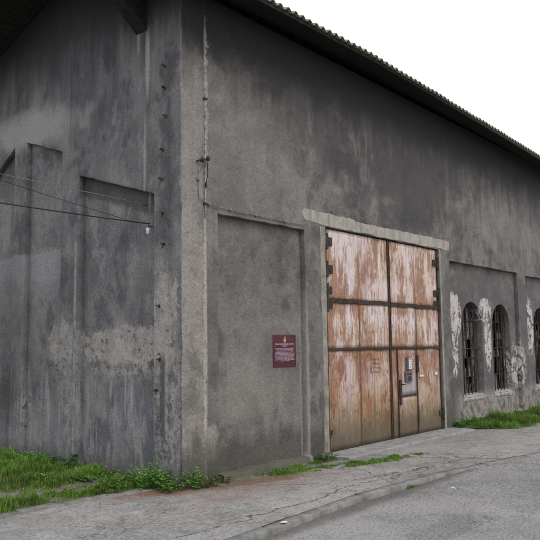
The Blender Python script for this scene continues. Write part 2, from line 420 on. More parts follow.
def mat_pavement():
    m = Mat('old_pavement')
    big = m.noise(0.8, 3, 5, 0.6); med = m.noise(4, 9, 6, 0.68); agg = m.noise(70, 1, 3, 0.8); g2 = m.noise(22, 4, 4, 0.7)
    c = m.mix(m.sm(big, 0.35, 0.65), (0.17, 0.168, 0.165), (0.26, 0.257, 0.25))
    c = m.mix(m.mul(m.sm(med, 0.45, 0.7), 0.6), c, (0.31, 0.305, 0.295))
    c = m.mix(m.mul(m.sm(med, 0.48, 0.3), 0.5), c, (0.13, 0.128, 0.122))
    c = m.mix(m.mul(m.sm(agg, 0.55, 0.75), 0.55), c, (0.40, 0.39, 0.375))
    c = m.mix(m.mul(m.sm(agg, 0.45, 0.25), 0.6), c, (0.08, 0.079, 0.076))
    cr = m.sm(m.vor(0.55, 3, warp=0.9, wscale=2.2), 0.009, 0.001)
    cr = m.mul(cr, m.sm(m.noise(0.7, 44, 3), 0.48, 0.6))
    cr2 = m.mul(m.sm(m.vor(2.2, 8, warp=1.0, wscale=2.6), 0.022, 0.004), m.mx(m.spot(m.x, m.y, 3.9, -2.0, 1.7, 0.55, 0.3, med, 1.2), m.mul(m.sm(m.noise(0.9, 12, 3), 0.6, 0.66), 0.6)))
    cracks = m.mx(cr, cr2)
    c = m.mix(m.mul(cracks, 0.7), c, (0.06, 0.057, 0.048))
    g3 = m.noise(30, 14, 4, 0.8)
    c = m.mix(m.mul(m.sm(g3, 0.52, 0.62), 0.45), c, (0.34, 0.335, 0.325))
    c = m.mix(m.mul(m.sm(g3, 0.48, 0.38), 0.75), c, (0.09, 0.088, 0.084))
    wr = m.noise((2.0, 5.0, 1), 34, 6, 0.7)
    c = m.mix(m.mul(m.sm(wr, 0.55, 0.68), 0.5), c, (0.34, 0.335, 0.33))
    # long cracks: one along the old joint, some running to the kerb
    wv = m.noise(2.0, 71, 6, 0.65)
    wv2 = m.noise(2.4, 29, 6, 0.65)
    for (kx, ky, cc, lo, hi, wd) in ((0.17, 1.0, -1.18, 1.8, 9.0, 0.010), (0.0, 1.0, -1.72, -6.0, 3.2, 0.007), (1.0, 0.45, 3.55, 3.0, 5.2, 0.012), (1.0, 0.9, 0.2, -1.5, 1.8, 0.007), (1.0, -0.7, 3.3, 1.0, 3.2, 0.006)):
        d = m.math('ABSOLUTE', m.add(m.mul(m.x, kx), m.mul(m.y, ky), -cc, m.mul(m.sub(wv, 0.5), 0.55)))
        ln = m.mul(m.sm(d, wd*2.2, wd*0.5), m.band(m.x, lo, hi, 0.1), m.sm(wv2, 0.38, 0.46), m.sm(m.y, -2.02, -1.98) if kx < 0.5 else 1.0)
        c = m.mix(m.mul(ln, 0.85), c, (0.045, 0.043, 0.036))
        cracks = m.mx(cracks, ln)
    # rust run-off on the pavement in front of the pilaster
    r_ = m.spot(m.add(m.x, m.mul(m.y, 0.15)), m.add(m.y, m.mul(m.x, 0.36)), 0.45, -0.05, 1.35, 0.27, 0.5, med, 1.5)
    r2_ = m.spot(m.x, m.y, 0.7, -0.75, 1.1, 0.4, 0.8, med, 1.6)
    rs = m.mx(m.mul(r_, 1.0), m.mul(r2_, 0.4))
    c = m.mix(m.mul(rs, m.sm(g2, 0.25, 0.5), 0.85), c, (0.15, 0.062, 0.032))
    # dirt and moss towards the wall
    d_ = m.mul(m.sm(m.add(m.y, m.mul(m.sub(med, 0.5), 0.7)), -0.75, -0.2), m.sm(m.x, -0.2, 0.6))
    c = m.mix(m.mul(d_, 0.45), c, (0.115, 0.108, 0.075))
    return m.finish(c, 0.92, m.add(m.mul(agg, 0.5), m.mul(g2, 0.7), m.mul(med, 1.2), m.mul(cracks, -1.6)), 0.75, 0.012)

def mat_road():
    m = Mat('worn_asphalt')
    big = m.noise(0.6, 23, 5, 0.6); med = m.noise(3.0, 19, 6, 0.68); agg = m.noise(85, 1, 3, 0.85); g2 = m.noise(26, 4, 4, 0.7)
    c = m.mix(m.sm(big, 0.38, 0.62), (0.165, 0.166, 0.172), (0.25, 0.248, 0.245))
    c = m.mix(m.mul(m.sm(med, 0.5, 0.35), 0.4), c, (0.115, 0.116, 0.12))
    # darker patched repairs
    for px, py, rx, ry in ((0.3, -3.45, 0.75, 0.22), (4.4, -3.6, 1.5, 0.35), (2.4, -4.3, 1.4, 0.22), (1.1, -5.2, 1.6, 0.3)):
        c = m.mix(m.mul(m.spot(m.x, m.y, px, py, rx, ry, 0.25, med, 1.5), 0.5), c, (0.10, 0.102, 0.108))
    c = m.mix(m.mul(m.sm(agg, 0.56, 0.74), 0.6), c, (0.36, 0.355, 0.345))
    c = m.mix(m.mul(m.sm(agg, 0.44, 0.25), 0.7), c, (0.05, 0.05, 0.052))
    g3 = m.noise(34, 14, 4, 0.85)
    c = m.mix(m.mul(m.sm(g3, 0.51, 0.60), 0.6), c, (0.36, 0.358, 0.355))
    c = m.mix(m.mul(m.sm(g3, 0.48, 0.38), 0.75), c, (0.075, 0.076, 0.08))
    cr = m.mul(m.sm(m.vor(0.6, 13, warp=0.9, wscale=2.0), 0.006, 0.001), m.sm(m.noise(0.6, 4, 3), 0.55, 0.62))
    c = m.mix(m.mul(cr, 0.5), c, (0.045, 0.045, 0.045))
    gut = m.mul(m.sm(m.add(m.y, m.mul(m.sub(med, 0.5), 0.35)), -2.45, -2.22), m.sm(m.x, 4.2, 3.2))
    c = m.mix(m.mul(gut, 0.7), c, (0.07, 0.066, 0.055))
    return m.finish(c, 0.88, m.add(m.mul(agg, 0.7), m.mul(g2, 0.6), m.mul(med, 0.8), m.mul(cr, -1)), 0.8, 0.010)

def mat_soil():
    m = Mat('bare_soil')
    a = m.noise(5, 3, 6, 0.7); f = m.noise(60, 1, 4, 0.8)
    c = m.mix(m.sm(a, 0.35, 0.65), (0.095, 0.085, 0.062), (0.20, 0.19, 0.165))
    c = m.mix(m.mul(m.sm(f, 0.55, 0.75), 0.5), c, (0.28, 0.27, 0.24))
    return m.finish(c, 0.95, m.add(f, m.mul(a, 2)), 0.8, 0.015)

def mat_leaf(name, sat=1.0):
    m = Mat(name)
    at = m.t.nodes.new('ShaderNodeAttribute')
    at.attribute_name = 'tint'
    c = at.outputs['Color']
    n = m.noise(25, 1, 2)
    c = m.scalec(c, m.add(0.8, m.mul(n, 0.4)))
    m.finish(c, 0.6, None, spec=0.25)
    tr = m.t.nodes.new('ShaderNodeBsdfTranslucent')
    m.put(tr.inputs[0], c)
    mx = m.t.nodes.new('ShaderNodeMixShader')
    mx.inputs[0].default_value = 0.28
    m.t.links.new(m.bsdf.outputs[0], mx.inputs[1]); m.t.links.new(tr.outputs[0], mx.inputs[2])
    m.t.links.new(mx.outputs[0], m.out.inputs[0])
    return m.m

def mat_roof():
    m = Mat('mossy_fibre_cement')
    n = m.noise(5, 3, 6, 0.7); f = m.noise(40, 2, 4, 0.7)
    c = m.mix(m.sm(n, 0.4, 0.6), (0.13, 0.13, 0.125), (0.2, 0.2, 0.185))
    c = m.mix(m.mul(m.sm(f, 0.42, 0.58), m.sm(n, 0.4, 0.55), 0.75), c, (0.24, 0.24, 0.075))
    return m.finish(c, 0.95, m.add(f, n), 0.6, 0.01)

def mat_glass_dirty():
    m = Mat('dirty_window_glass')
    s1 = m.noise((16, 16, 1.3), 3, 6, 0.75); s2 = m.noise((60, 60, 7), 8, 5, 0.75); b = m.noise(2.6, 6, 4)
    k = m.mul(m.sm(m.add(m.mul(s1, 0.6), m.mul(s2, 0.4)), 0.475, 0.56), m.sm(b, 0.3, 0.5))
    c = m.mix(k, (0.012, 0.012, 0.013), (0.20, 0.20, 0.20))
    rd = m.spot(m.x, m.z, 11.0, 1.25, 0.06, 0.28, 0.4, s2, 1.8)
    c = m.mix(m.mul(rd, 0.8), c, (0.12, 0.02, 0.02))
    return m.finish(c, m.add(0.18, m.mul(k, 0.7)), s2, 0.3, 0.003, 0.0, 0.5)

M = {
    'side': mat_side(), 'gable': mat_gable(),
    'pale': mat_pale_render('pale_cement_lintel', (0.36, 0.345, 0.30), (0.27, 0.26, 0.225), (0.15, 0.145, 0.125)),
    'jamb': mat_pale_render('pale_jamb_cement', (0.30, 0.285, 0.245), (0.19, 0.18, 0.16), (0.10, 0.098, 0.085)),
    'ridge': mat_pale_render('weathered_render_ridge', (0.22, 0.22, 0.225), (0.13, 0.132, 0.14), (0.07, 0.07, 0.075)),
    'sill': mat_pale_render('sill_cement', (0.36, 0.35, 0.34), (0.21, 0.205, 0.195), (0.10, 0.10, 0.095)),
    'step': mat_pale_render('step_concrete', (0.28, 0.278, 0.285), (0.18, 0.18, 0.182), (0.12, 0.12, 0.115)),
    'kerb': mat_pale_render('kerb_stone', (0.21, 0.207, 0.20), (0.13, 0.128, 0.122), (0.085, 0.085, 0.075)),
    'rust': mat_rust_paint(),
    'bar': mat_simple('dark_rusted_iron', (0.022, 0.017, 0.015), (0.065, 0.036, 0.024), 25, 0.85),
    'iron': mat_simple('black_iron', (0.02, 0.019, 0.018), (0.05, 0.042, 0.036), 30, 0.8),
    'paleiron': mat_simple('grey_painted_pipe', (0.34, 0.335, 0.32), (0.12, 0.115, 0.11), 14, 0.75),
    'cable': mat_simple('grey_cable', (0.22, 0.21, 0.20), (0.12, 0.115, 0.11), 12, 0.7),
    'blackwire': mat_simple('black_wire', (0.015, 0.015, 0.016), (0.025, 0.025, 0.026), 12, 0.6),
    'porcelain': mat_simple('white_porcelain', (0.40, 0.43, 0.48), (0.28, 0.30, 0.34), 18, 0.4),
    'wood': mat_simple('dark_tarred_wood', (0.013, 0.012, 0.012), (0.028, 0.026, 0.024), 14, 0.9),
    'pave': mat_pavement(), 'road': mat_road(), 'soil': mat_soil(),
    'roof': mat_roof(), 'glass': mat_glass_dirty(),
    'leaf': mat_leaf('leaf_green'), 'grassm': mat_leaf('grass_green'),
    'maroon': mat_simple('maroon_enamel', (0.075, 0.013, 0.020), (0.06, 0.010, 0.016), 6, 0.35, 0.1, 0.001),
    'signtext': mat_simple('pale_sign_lettering', (0.36, 0.28, 0.34), (0.30, 0.23, 0.30), 40, 0.6, 0.1),
    'gold': mat_simple('dull_gold_emblem', (0.45, 0.27, 0.16), (0.36, 0.2, 0.13), 40, 0.5, 0.1),
    'white': mat_simple('white_plate', (0.68, 0.68, 0.70), (0.55, 0.55, 0.57), 30, 0.6, 0.1),
    'box': mat_simple('grey_box_paint', (0.12, 0.115, 0.125), (0.08, 0.075, 0.08), 25, 0.6),
    'dark': mat_simple('interior_plaster', (0.12, 0.12, 0.12), (0.08, 0.08, 0.08), 3, 0.95),
}

# ------------------------------------------------------------------ object helpers
def link(name, me, mat=None, parent=None, smooth=False):
    o = bpy.data.objects.new(name, me)
    COL.objects.link(o)
    if mat is not None:
        for mm in (mat if isinstance(mat, (list, tuple)) else (mat,)):
            me.materials.append(mm)
    if parent is not None:
        o.parent = parent
        p = parent; off = Vector((0, 0, 0))
        while p is not None:
            off += p.location
            p = p.parent
        # geometry is written in world coordinates; the texture space stays the world's
        me.transform(Matrix.Translation(-off)) if off.length > 1e-6 else None
    if smooth:
        me.polygons.foreach_set('use_smooth', [True]*len(me.polygons))
    return o

def tag(o, label=None, cat=None, group=None, kind=None):
    if label: o['label'] = label
    if cat: o['category'] = cat
    if group: o['group'] = group
    if kind: o['kind'] = kind
    return o

def empty(name, loc=(0, 0, 0), label=None, cat=None, group=None, parent=None):
    o = bpy.data.objects.new(name, None)
    o.empty_display_size = 0.2
    COL.objects.link(o)
    o.location = loc
    if parent: o.parent = parent
    return tag(o, label, cat, group)

class MB:
    def __init__(s): s.v = []; s.f = []; s.mi = []
    def add(s, vs, fs, mi=0):
        b = len(s.v); s.v += [tuple(p) for p in vs]
        for f in fs: s.f.append(tuple(b+i for i in f)); s.mi.append(mi)
    def box(s, x0, x1, y0, y1, z0, z1, mi=0):
        s.add([(x0,y0,z0),(x1,y0,z0),(x1,y1,z0),(x0,y1,z0),(x0,y0,z1),(x1,y0,z1),(x1,y1,z1),(x0,y1,z1)],
              [(0,3,2,1),(4,5,6,7),(0,1,5,4),(1,2,6,5),(2,3,7,6),(3,0,4,7)], mi)
    def tube(s, pts, r, n=8, caps=True):
        pts = [Vector(p) for p in pts]
        rs = r if isinstance(r, (list, tuple)) else [r]*len(pts)
        b = len(s.v)
        t0 = (pts[1]-pts[0]).normalized()
        a = t0.orthogonal().normalized()
        for i, p in enumerate(pts):
            t = (pts[min(i+1, len(pts)-1)]-pts[max(i-1, 0)]).normalized()
            a = (a - t*a.dot(t)).normalized()
            c = t.cross(a)
            for k in range(n):
                q = p + (a*math.cos(2*math.pi*k/n)+c*math.sin(2*math.pi*k/n))*rs[i]
                s.v.append(tuple(q))
        for i in range(len(pts)-1):
            for k in range(n):
                s.f.append((b+i*n+k, b+i*n+(k+1)%n, b+(i+1)*n+(k+1)%n, b+(i+1)*n+k)); s.mi.append(0)
        if caps:
            s.f.append(tuple(b+k for k in range(n))[::-1]); s.mi.append(0)
            s.f.append(tuple(b+(len(pts)-1)*n+k for k in range(n))); s.mi.append(0)
    def build(s, name, mat, parent=None, smooth=False, bevel=0.0):
        me = bpy.data.meshes.new(name)
        me.from_pydata(s.v, [], s.f)
        me.polygons.foreach_set('material_index', s.mi)
        me.update()
        o = link(name, me, mat, parent, smooth)
        if bevel:
            bv = o.modifiers.new('bevel', 'BEVEL'); bv.width = bevel; bv.segments = 2; bv.limit_method = 'ANGLE'
        return o

def slab(name, outer, holes, thick, plane, at, mat, parent, bevel=0.006):
    """flat wall piece with openings; plane 'F' = xz facing -y, front face at y=at; 'G' = yz facing -x, front face at x=at"""
    cu = bpy.data.curves.new(name, 'CURVE')
    cu.dimensions = '2D'; cu.fill_mode = 'BOTH'
    cu.extrude = thick/2 - bevel; cu.bevel_depth = bevel; cu.bevel_resolution = 1; cu.offset = -bevel
    for loop in [outer]+holes:
        sp = cu.splines.new('POLY'); sp.points.add(len(loop)-1); sp.use_cyclic_u = True
        for p, (a, b) in zip(sp.points, loop): p.co = (a, b, 0, 1)
    tmp = bpy.data.objects.new('tmp', cu)
    me = bpy.data.meshes.new_from_object(tmp)
    bpy.data.objects.remove(tmp); bpy.data.curves.remove(cu)
    n = len(me.vertices)
    co = np.empty(n*3); me.vertices.foreach_get('co', co); co = co.reshape(-1, 3)
    new = np.empty_like(co)
    if plane == 'F':
        new[:, 0] = co[:, 0]; new[:, 1] = at + thick/2 - co[:, 2]; new[:, 2] = co[:, 1]
    else:
        new[:, 1] = co[:, 0]; new[:, 0] = at + thick/2 + co[:, 2]; new[:, 2] = co[:, 1]
    me.vertices.foreach_set('co', new.ravel()); me.update()
    me.name = name
    return link(name, me, mat, parent)

def wob(a, b, step=0.09, amp=0.012, seed=0.0):
    """a straight edge made hand-worn: list of points from a towards b (b left out)"""
    ax, az = a; bx, bz = b
    L = math.hypot(bx-ax, bz-az); n = max(2, int(L/step)); out = [(ax, az)]
    nx, nz = -(bz-az)/L, (bx-ax)/L
    for i in range(1, n):
        t = i/n
        k = amp*(mnoise.noise(Vector((ax*1.7+t*L*3.1, az*1.3+seed, t*L*1.9))) + 0.5*mnoise.noise(Vector((ax+t*L*11, az, seed*3+5))))
        out.append((ax+(bx-ax)*t+nx*k, az+(bz-az)*t+nz*k))
    return out

def rect(x0, x1, z0, z1, amp=0.012, seed=0.0):
    c = [(x0, z0), (x1, z0), (x1, z1), (x0, z1)]
    o = []
    for i in range(4): o += wob(c[i], c[(i+1) % 4], 0.1, amp, seed+i)
    return o

def poly(c, amp=0.012, seed=0.0):
    o = []
    for i in range(len(c)): o += wob(c[i], c[(i+1) % len(c)], 0.1, amp, seed+i)
    return o

def arch(cx, w_, z0, ztop, n=22, amp=0.008):
    r = w_/2; zs = ztop-r; o = []
    o += wob((cx-r, z0), (cx+r, z0), 0.1, amp, cx)
    o += wob((cx+r, z0), (cx+r, zs), 0.1, amp, cx+1)
    for i in range(n):
        a = math.pi*i/n; k = 1+amp*0.8*math.sin(i*2.1+cx)/r
        o.append((cx+r*k*math.cos(a), zs+r*k*math.sin(a)))
    o += wob((cx-r, zs), (cx-r, z0), 0.1, amp, cx+2)
    return o

# ------------------------------------------------------------------ building
LEN, GB = 28.0, 7.6               # length of the façade, depth of the gable
TH = 0.10                         # depth of the recesses
GZ = -0.10                        # pavement level
bld = empty('industrial_hall', (0, 0, 0), 'old hall of sooty grey render with corrugated eaves, arched windows and a rusty gate', 'building')

def sag(x):
    xs = [-2, 1.2, 4.0, 6.1, 8.6, 12.2, 16, 30]; zs = [6.62, 6.65, 6.71, 6.655, 6.625, 6.525, 6.49, 6.46]
    return float(np.interp(x, xs, zs)) + 0.008*math.sin(x*1.3)

# side (gate) wall: front layer with holes for the recessed panels and the gate
panels = [(0.71, 2.72, 3.535)]
wins = []
x = 7.91
while x+3.9 < LEN:
    panels.append((x, x+3.9, 3.46 if x < 9 else 3.425)); wins += [x+1.26, x+2.95]
    x += 4.46
GX0, GX1, GZ1 = 3.30, 7.43, 3.655
holes = [rect(a, b, -0.05 if i == 0 else -0.6, t, 0.010, i*3.1) for i, (a, b, t) in enumerate(panels)]
outerF = [(TH, -0.9), (LEN, -0.9), (LEN, 6.62), (TH, 6.62)]
# openings that reach below ground are notches; keep them as holes that stop just above the slab's foot
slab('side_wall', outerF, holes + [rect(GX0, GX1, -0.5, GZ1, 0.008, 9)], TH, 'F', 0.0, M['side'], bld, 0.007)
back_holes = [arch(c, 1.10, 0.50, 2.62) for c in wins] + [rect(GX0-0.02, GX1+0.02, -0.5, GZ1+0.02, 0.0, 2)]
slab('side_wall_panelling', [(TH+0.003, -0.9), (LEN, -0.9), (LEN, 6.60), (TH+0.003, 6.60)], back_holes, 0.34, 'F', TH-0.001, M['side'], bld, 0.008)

# gable wall: front layer with the three tall recesses
APY, APZ = 2.75, 7.52
def wall_top(y): return 6.64 + (APZ-6.64)*y/APY if y < APY else APZ - 0.37*(y-APY)
prof = [(0, -0.9), (GB, -0.9), (GB, wall_top(GB)), (APY, APZ), (0, wall_top(0))]
gh = [poly([(0.525, -0.6), (2.21, -0.6), (2.21, 4.30), (0.525, 3.78)], 0.014, 1),
      poly([(2.68, 0-0.6), (3.69, -0.6), (3.69, 5.10), (2.68, 4.76)], 0.012, 4),
      poly([(4.05, -0.6), (5.9, -0.6), (5.9, 3.9), (4.05, 5.08)], 0.012, 6)]
gh_cw = [h for h in gh]
slab('gable_wall', prof, gh_cw, TH, 'G', 0.0, M['gable'], bld, 0.008)
slab('gable_wall_panelling', [(TH+0.004, -0.9), (GB, -0.9), (GB, wall_top(GB)-0.02), (APY, APZ-0.02), (TH+0.004, wall_top(0)-0.02)], [], 0.3, 'G', TH-0.001, M['gable'], bld, 0.003)
# back and far end, floor inside, so that the hall is closed and dark
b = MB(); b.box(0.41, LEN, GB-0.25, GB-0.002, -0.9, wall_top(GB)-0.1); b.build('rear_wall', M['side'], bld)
b = MB(); b.box(LEN+0.002, LEN+0.25, 0, GB, -0.9, 5.6)
b.add([(LEN+0.002, 0, 5.6), (LEN+0.002, GB, 5.6), (LEN+0.002, APY, APZ), (LEN+0.25, 0, 5.6), (LEN+0.25, GB, 5.6), (LEN+0.25, APY, APZ)], [(0,1,2), (5,4,3), (0,2,5,3), (2,1,4,5)])
b.build('far_gable_wall', M['gable'], bld)
b = MB(); b.box(0.45, LEN, 0.45, GB-0.26, -0.14, -0.11); b.build('inner_floor', M['dark'], bld)

# worn rounded corner of the render (two materials: each side continues its own wall)
b = MB(); nz = 170
secs = []
for i in range(nz+1):
    z = -0.6 + (6.7+0.6)*i/nz
    q = 1.0 + 0.3*max(0, mnoise.noise(Vector((0, 3.3, z*1.3))))
    chip = 0.008*max(0.0, mnoise.noise(Vector((2.2, z*5.0, 0.4)))) + 0.004*mnoise.noise(Vector((7, z*17, 1)))
    lean = 0.0
    e = 0.004
    c = 0.012*q + chip
    j = lambda s_: 0.003*mnoise.noise(Vector((s_, z*9, 3)))
    secs.append([(0.001, 0.24), (-e+j(1), 0.232), (-e+j(2), 0.12), (-e+j(3), 0.05+c), (-e+c*0.30, 0.02+c*0.45-e), (c*0.55-e, c*0.55-e), (0.02+c*0.45-e, -e+c*0.30), (0.05+c, -e+j(4)), (0.12, -e+j(5)), (0.232, -e+j(6)), (0.24, 0.001)])
for sct, in zip(secs): pass
nS = len(secs[0])
for i, s_ in enumerate(secs):
    z = -0.6 + 7.3*i/nz
    for (a, c) in s_: b.v.append((a, c, z))
for i in range(nz):
    for k in range(nS-1):
        b.f.append((i*nS+k, (i+1)*nS+k, (i+1)*nS+k+1, i*nS+k+1)); b.mi.append(0 if k < 5 else 1)
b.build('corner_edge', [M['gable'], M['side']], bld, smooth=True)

# rough base ledge under the plaque panel
def ledge(name, x0, x1, z0, z1, y0, y1, mat, seed):
    b = MB(); n = int((x1-x0)/0.08)
    for i in range(n+1):
        x_ = x0+(x1-x0)*i/n
        k = lambda a: mnoise.noise(Vector((x_*3.1, a, seed)))
        zz = z1+0.02*k(1); yy = y0+0.025*k(2)
        for p in ((x_, y1, z0), (x_, yy-0.02, z0), (x_, yy, (z0+zz)/2), (x_, yy+0.03, zz), (x_, y1, zz+0.015)): b.v.append(p)
    for i in range(n):
        for k in range(4): b.f.append((i*5+k, (i+1)*5+k, (i+1)*5+k+1, i*5+k+1)); b.mi.append(0)
    return b.build(name, mat, bld, smooth=True)
ledge('plinth', 0.72, 3.28, -0.3, -0.03, -0.10, 0.09, M['side'], 2.0)
ledge('plinth', 7.92, LEN-0.3, -0.3, 0.02, -0.03, 0.10, M['side'], 5.0)

# raised render ridge on the gable, beside the near recess
def ridge(y, z0, z1, w_, d, mat, seed):
    b = MB(); n = int((z1-z0)/0.05)
    for i in range(n+1):
        z = z0+(z1-z0)*i/n
        k = mnoise.noise(Vector((y, z*2.7, seed))); k2 = mnoise.noise(Vector((y, z*9, seed+3)))
        ww = w_*(1+0.25*k+0.15*k2); dd = d*(1+0.3*k2)
        yy = y+0.008*k
        for p in ((0.0, yy-ww/2), (-dd, yy-ww/2*0.75), (-dd, yy+ww/2*0.75), (0.0, yy+ww/2)): b.v.append((p[0], p[1], z))
    for i in range(n):
        for q in range(3): b.f.append((i*4+q, (i+1)*4+q, (i+1)*4+q+1, i*4+q+1)); b.mi.append(0)
    return b.build('render_ridge', mat, bld, smooth=True)
ridge(2.29, -0.2, 3.3, 0.06, 0.016, M['ridge'], 1)

# pale cement lintel and jamb strips round the gate
def patch(name, pts, y0, depth, mat, parent, amp=0.02, seed=0):
    return slab(name, poly(pts, amp, seed), [], depth, 'F', y0, mat, parent, 0.004)
patch('lintel', [(2.74, 3.70), (3.28, 3.668), (4.4, 3.672), (7.0, 3.672), (7.92, 3.68), (7.93, 3.87), (6.9, 3.885), (5.6, 3.87), (4.6, 3.85), (4.25, 3.855), (4.15, 3.885), (3.2, 3.885), (2.73, 3.89), (2.66, 3.8)], -0.004, 0.016, M['pale'], bld, 0.024, 3)
patch('gate_jamb', [(3.17, -0.35), (3.29, -0.35), (3.29, 3.65), (3.15, 3.65)], -0.008, 0.02, M['jamb'], bld, 0.02, 5)
patch('gate_jamb', [(7.44, -0.35), (7.50, -0.35), (7.51, 3.66), (7.44, 3.66)], -0.008, 0.02, M['jamb'], bld, 0.015, 7)

# ------------------------------------------------------------------ roof
def roof_side(name, y_out, slope, sign):
    """corrugated sheets from the ridge to the eave; sign +1 = façade side"""
    x0, x1, per = -0.85, LEN+0.6, 0.177
    nx = int((x1-x0)/per*8); ny = 5
    xs = np.linspace(x0, x1, nx+1)
    vs = []; fs = []
    def sheet_off(q): return 0.016*math.sin(12.9898*math.floor(q/1.062)+3)
    for j in range(ny+1):
        t = j/ny
        y = y_out + (APY-y_out)*t
        for i, x_ in enumerate(xs):
            e = sag(x_) if sign > 0 else 5.55
            ridge_z = 7.70 + (sag(x_)-6.62)*0.4
            z = e + (ridge_z-e)*t + 0.030*math.sin(2*math.pi*x_/per) + sheet_off(x_)*(1-t) + 0.006*math.sin(x_*2.2)*(1-t)
            vs.append((x_, y+(sheet_off(x_+300)*1.6*sign if j == 0 else 0), z))
    top = len(vs)
    vs += [(a, b_, c-0.014) for (a, b_, c) in vs]
    W = nx+1
    for j in range(ny):
        for i in range(nx):
            q = (j*W+i, j*W+i+1, (j+1)*W+i+1, (j+1)*W+i)
            fs.append(q if sign > 0 else q[::-1])
            q2 = tuple(top+k for k in q[::-1]); fs.append(q2 if sign > 0 else q2[::-1])
    for i in range(nx):
        fs.append((i, top+i, top+i+1, i+1))
    for j in range(ny):
        fs.append((j*W, (j+1)*W, top+(j+1)*W, top+j*W))
    me = bpy.data.meshes.new(name); me.from_pydata(vs, [], fs); me.update()
    return link(name, me, M['roof'], bld, True)
roof_side('roof_sheeting', -0.58, 0, 1)
roof_side('roof_sheeting', GB+0.5, 0, -1)
# boarded soffit under the sheets with a fascia lath at the eave
b = MB(); NX = 60
rows = [(-0.55, 0), (-0.53, 1), (APY, 2)]
for i in range(NX+1):
    x_ = -0.8 + (LEN+1.3)*i/NX
    e = sag(x_)
    rz = 7.58 + (e-6.62)*0.4
    for (y, z) in ((-0.55, e-0.035), (-0.55, e-0.085), (-0.52, e-0.085), (-0.52, e-0.055), (APY, rz), (GB+0.45, 5.45), (GB+0.45, 5.51)):
        b.v.append((x_, y, z))
for i in range(NX):
    for k in range(6): b.f.append((i*7+k, (i+1)*7+k, (i+1)*7+k+1, i*7+k+1)); b.mi.append(0)
b.build('soffit', M['wood'], bld)
# verge boards on the gable overhang
b = MB()
for (y0, z0, y1, z1) in ((-0.55, sag(-0.8)-0.08, APY, 7.53), (APY, 7.53, GB+0.45, 5.45)):
    b.add([(-0.83, y0, z0-0.10), (-0.80, y0, z0-0.10), (-0.80, y0, z0+0.09), (-0.83, y0, z0+0.09), (-0.83, y1, z1-0.10), (-0.80, y1, z1-0.10), (-0.80, y1, z1+0.09), (-0.83, y1, z1+0.09)],
          [(0,1,2,3), (7,6,5,4), (0,4,5,1), (1,5,6,2), (2,6,7,3), (3,7,4,0)])
b.build('verge_board', M['wood'], bld)
# boarded console under the gable overhang
def console(y, zt, out, zo, w_=0.16):
    b = MB()
    ys = (y-w_/2, y+w_/2)
    for yy in ys: b.v += [(0.0, yy, zt), (0.0, yy, zt+0.16), (0, yy, zo+0.1), (-out, yy, zo+0.1), (-out, yy, zo)]
    b.f += [(0, 1, 2, 3, 4), (9, 8, 7, 6, 5), (0, 4, 9, 5), (4, 3, 8, 9), (3, 2, 7, 8)]; b.mi += [0]*5
    b.build('roof_bracket', M['wood'], bld)
console(0.80, 6.15, 0.78, 6.72, 0.22)
console(5.6, 5.7, 0.78, 6.4, 0.22)

# ------------------------------------------------------------------ iron rungs driven into the corner pilaster
for i, (y, z, L, t) in enumerate(((0.308, 5.533, .09, .3), (0.307, 5.22, .08, -.2), (0.285, 4.822, .10, .5), (0.344, 4.359, .12, .1), (0.363, 3.96, .12, .2), (0.341, 3.489, .09, .9), (0.32, 3.066, .08, .7), (0.41, 2.239, .11, .1), (0.393, 1.535, .10, .2), (0.45, 1.128, .09, .6), (0.688, 3.645, .10, 0.0))):
    b = MB()
    b.tube([(0.02, y, z), (-0.05, y, z+0.003), (-0.07, y-0.012*math.cos(t), z), (-0.075, y-L*0.55, z-0.02*t-0.005), (-0.07, y-L*0.7, z-0.05*t-0.03)], [0.011, 0.010, 0.010, 0.009, 0.008], 6)
    b.tube([(-0.001, y, z), (-0.006, y, z)], 0.022, 8)
    b.build('iron_hook', M['iron'], bld, True)

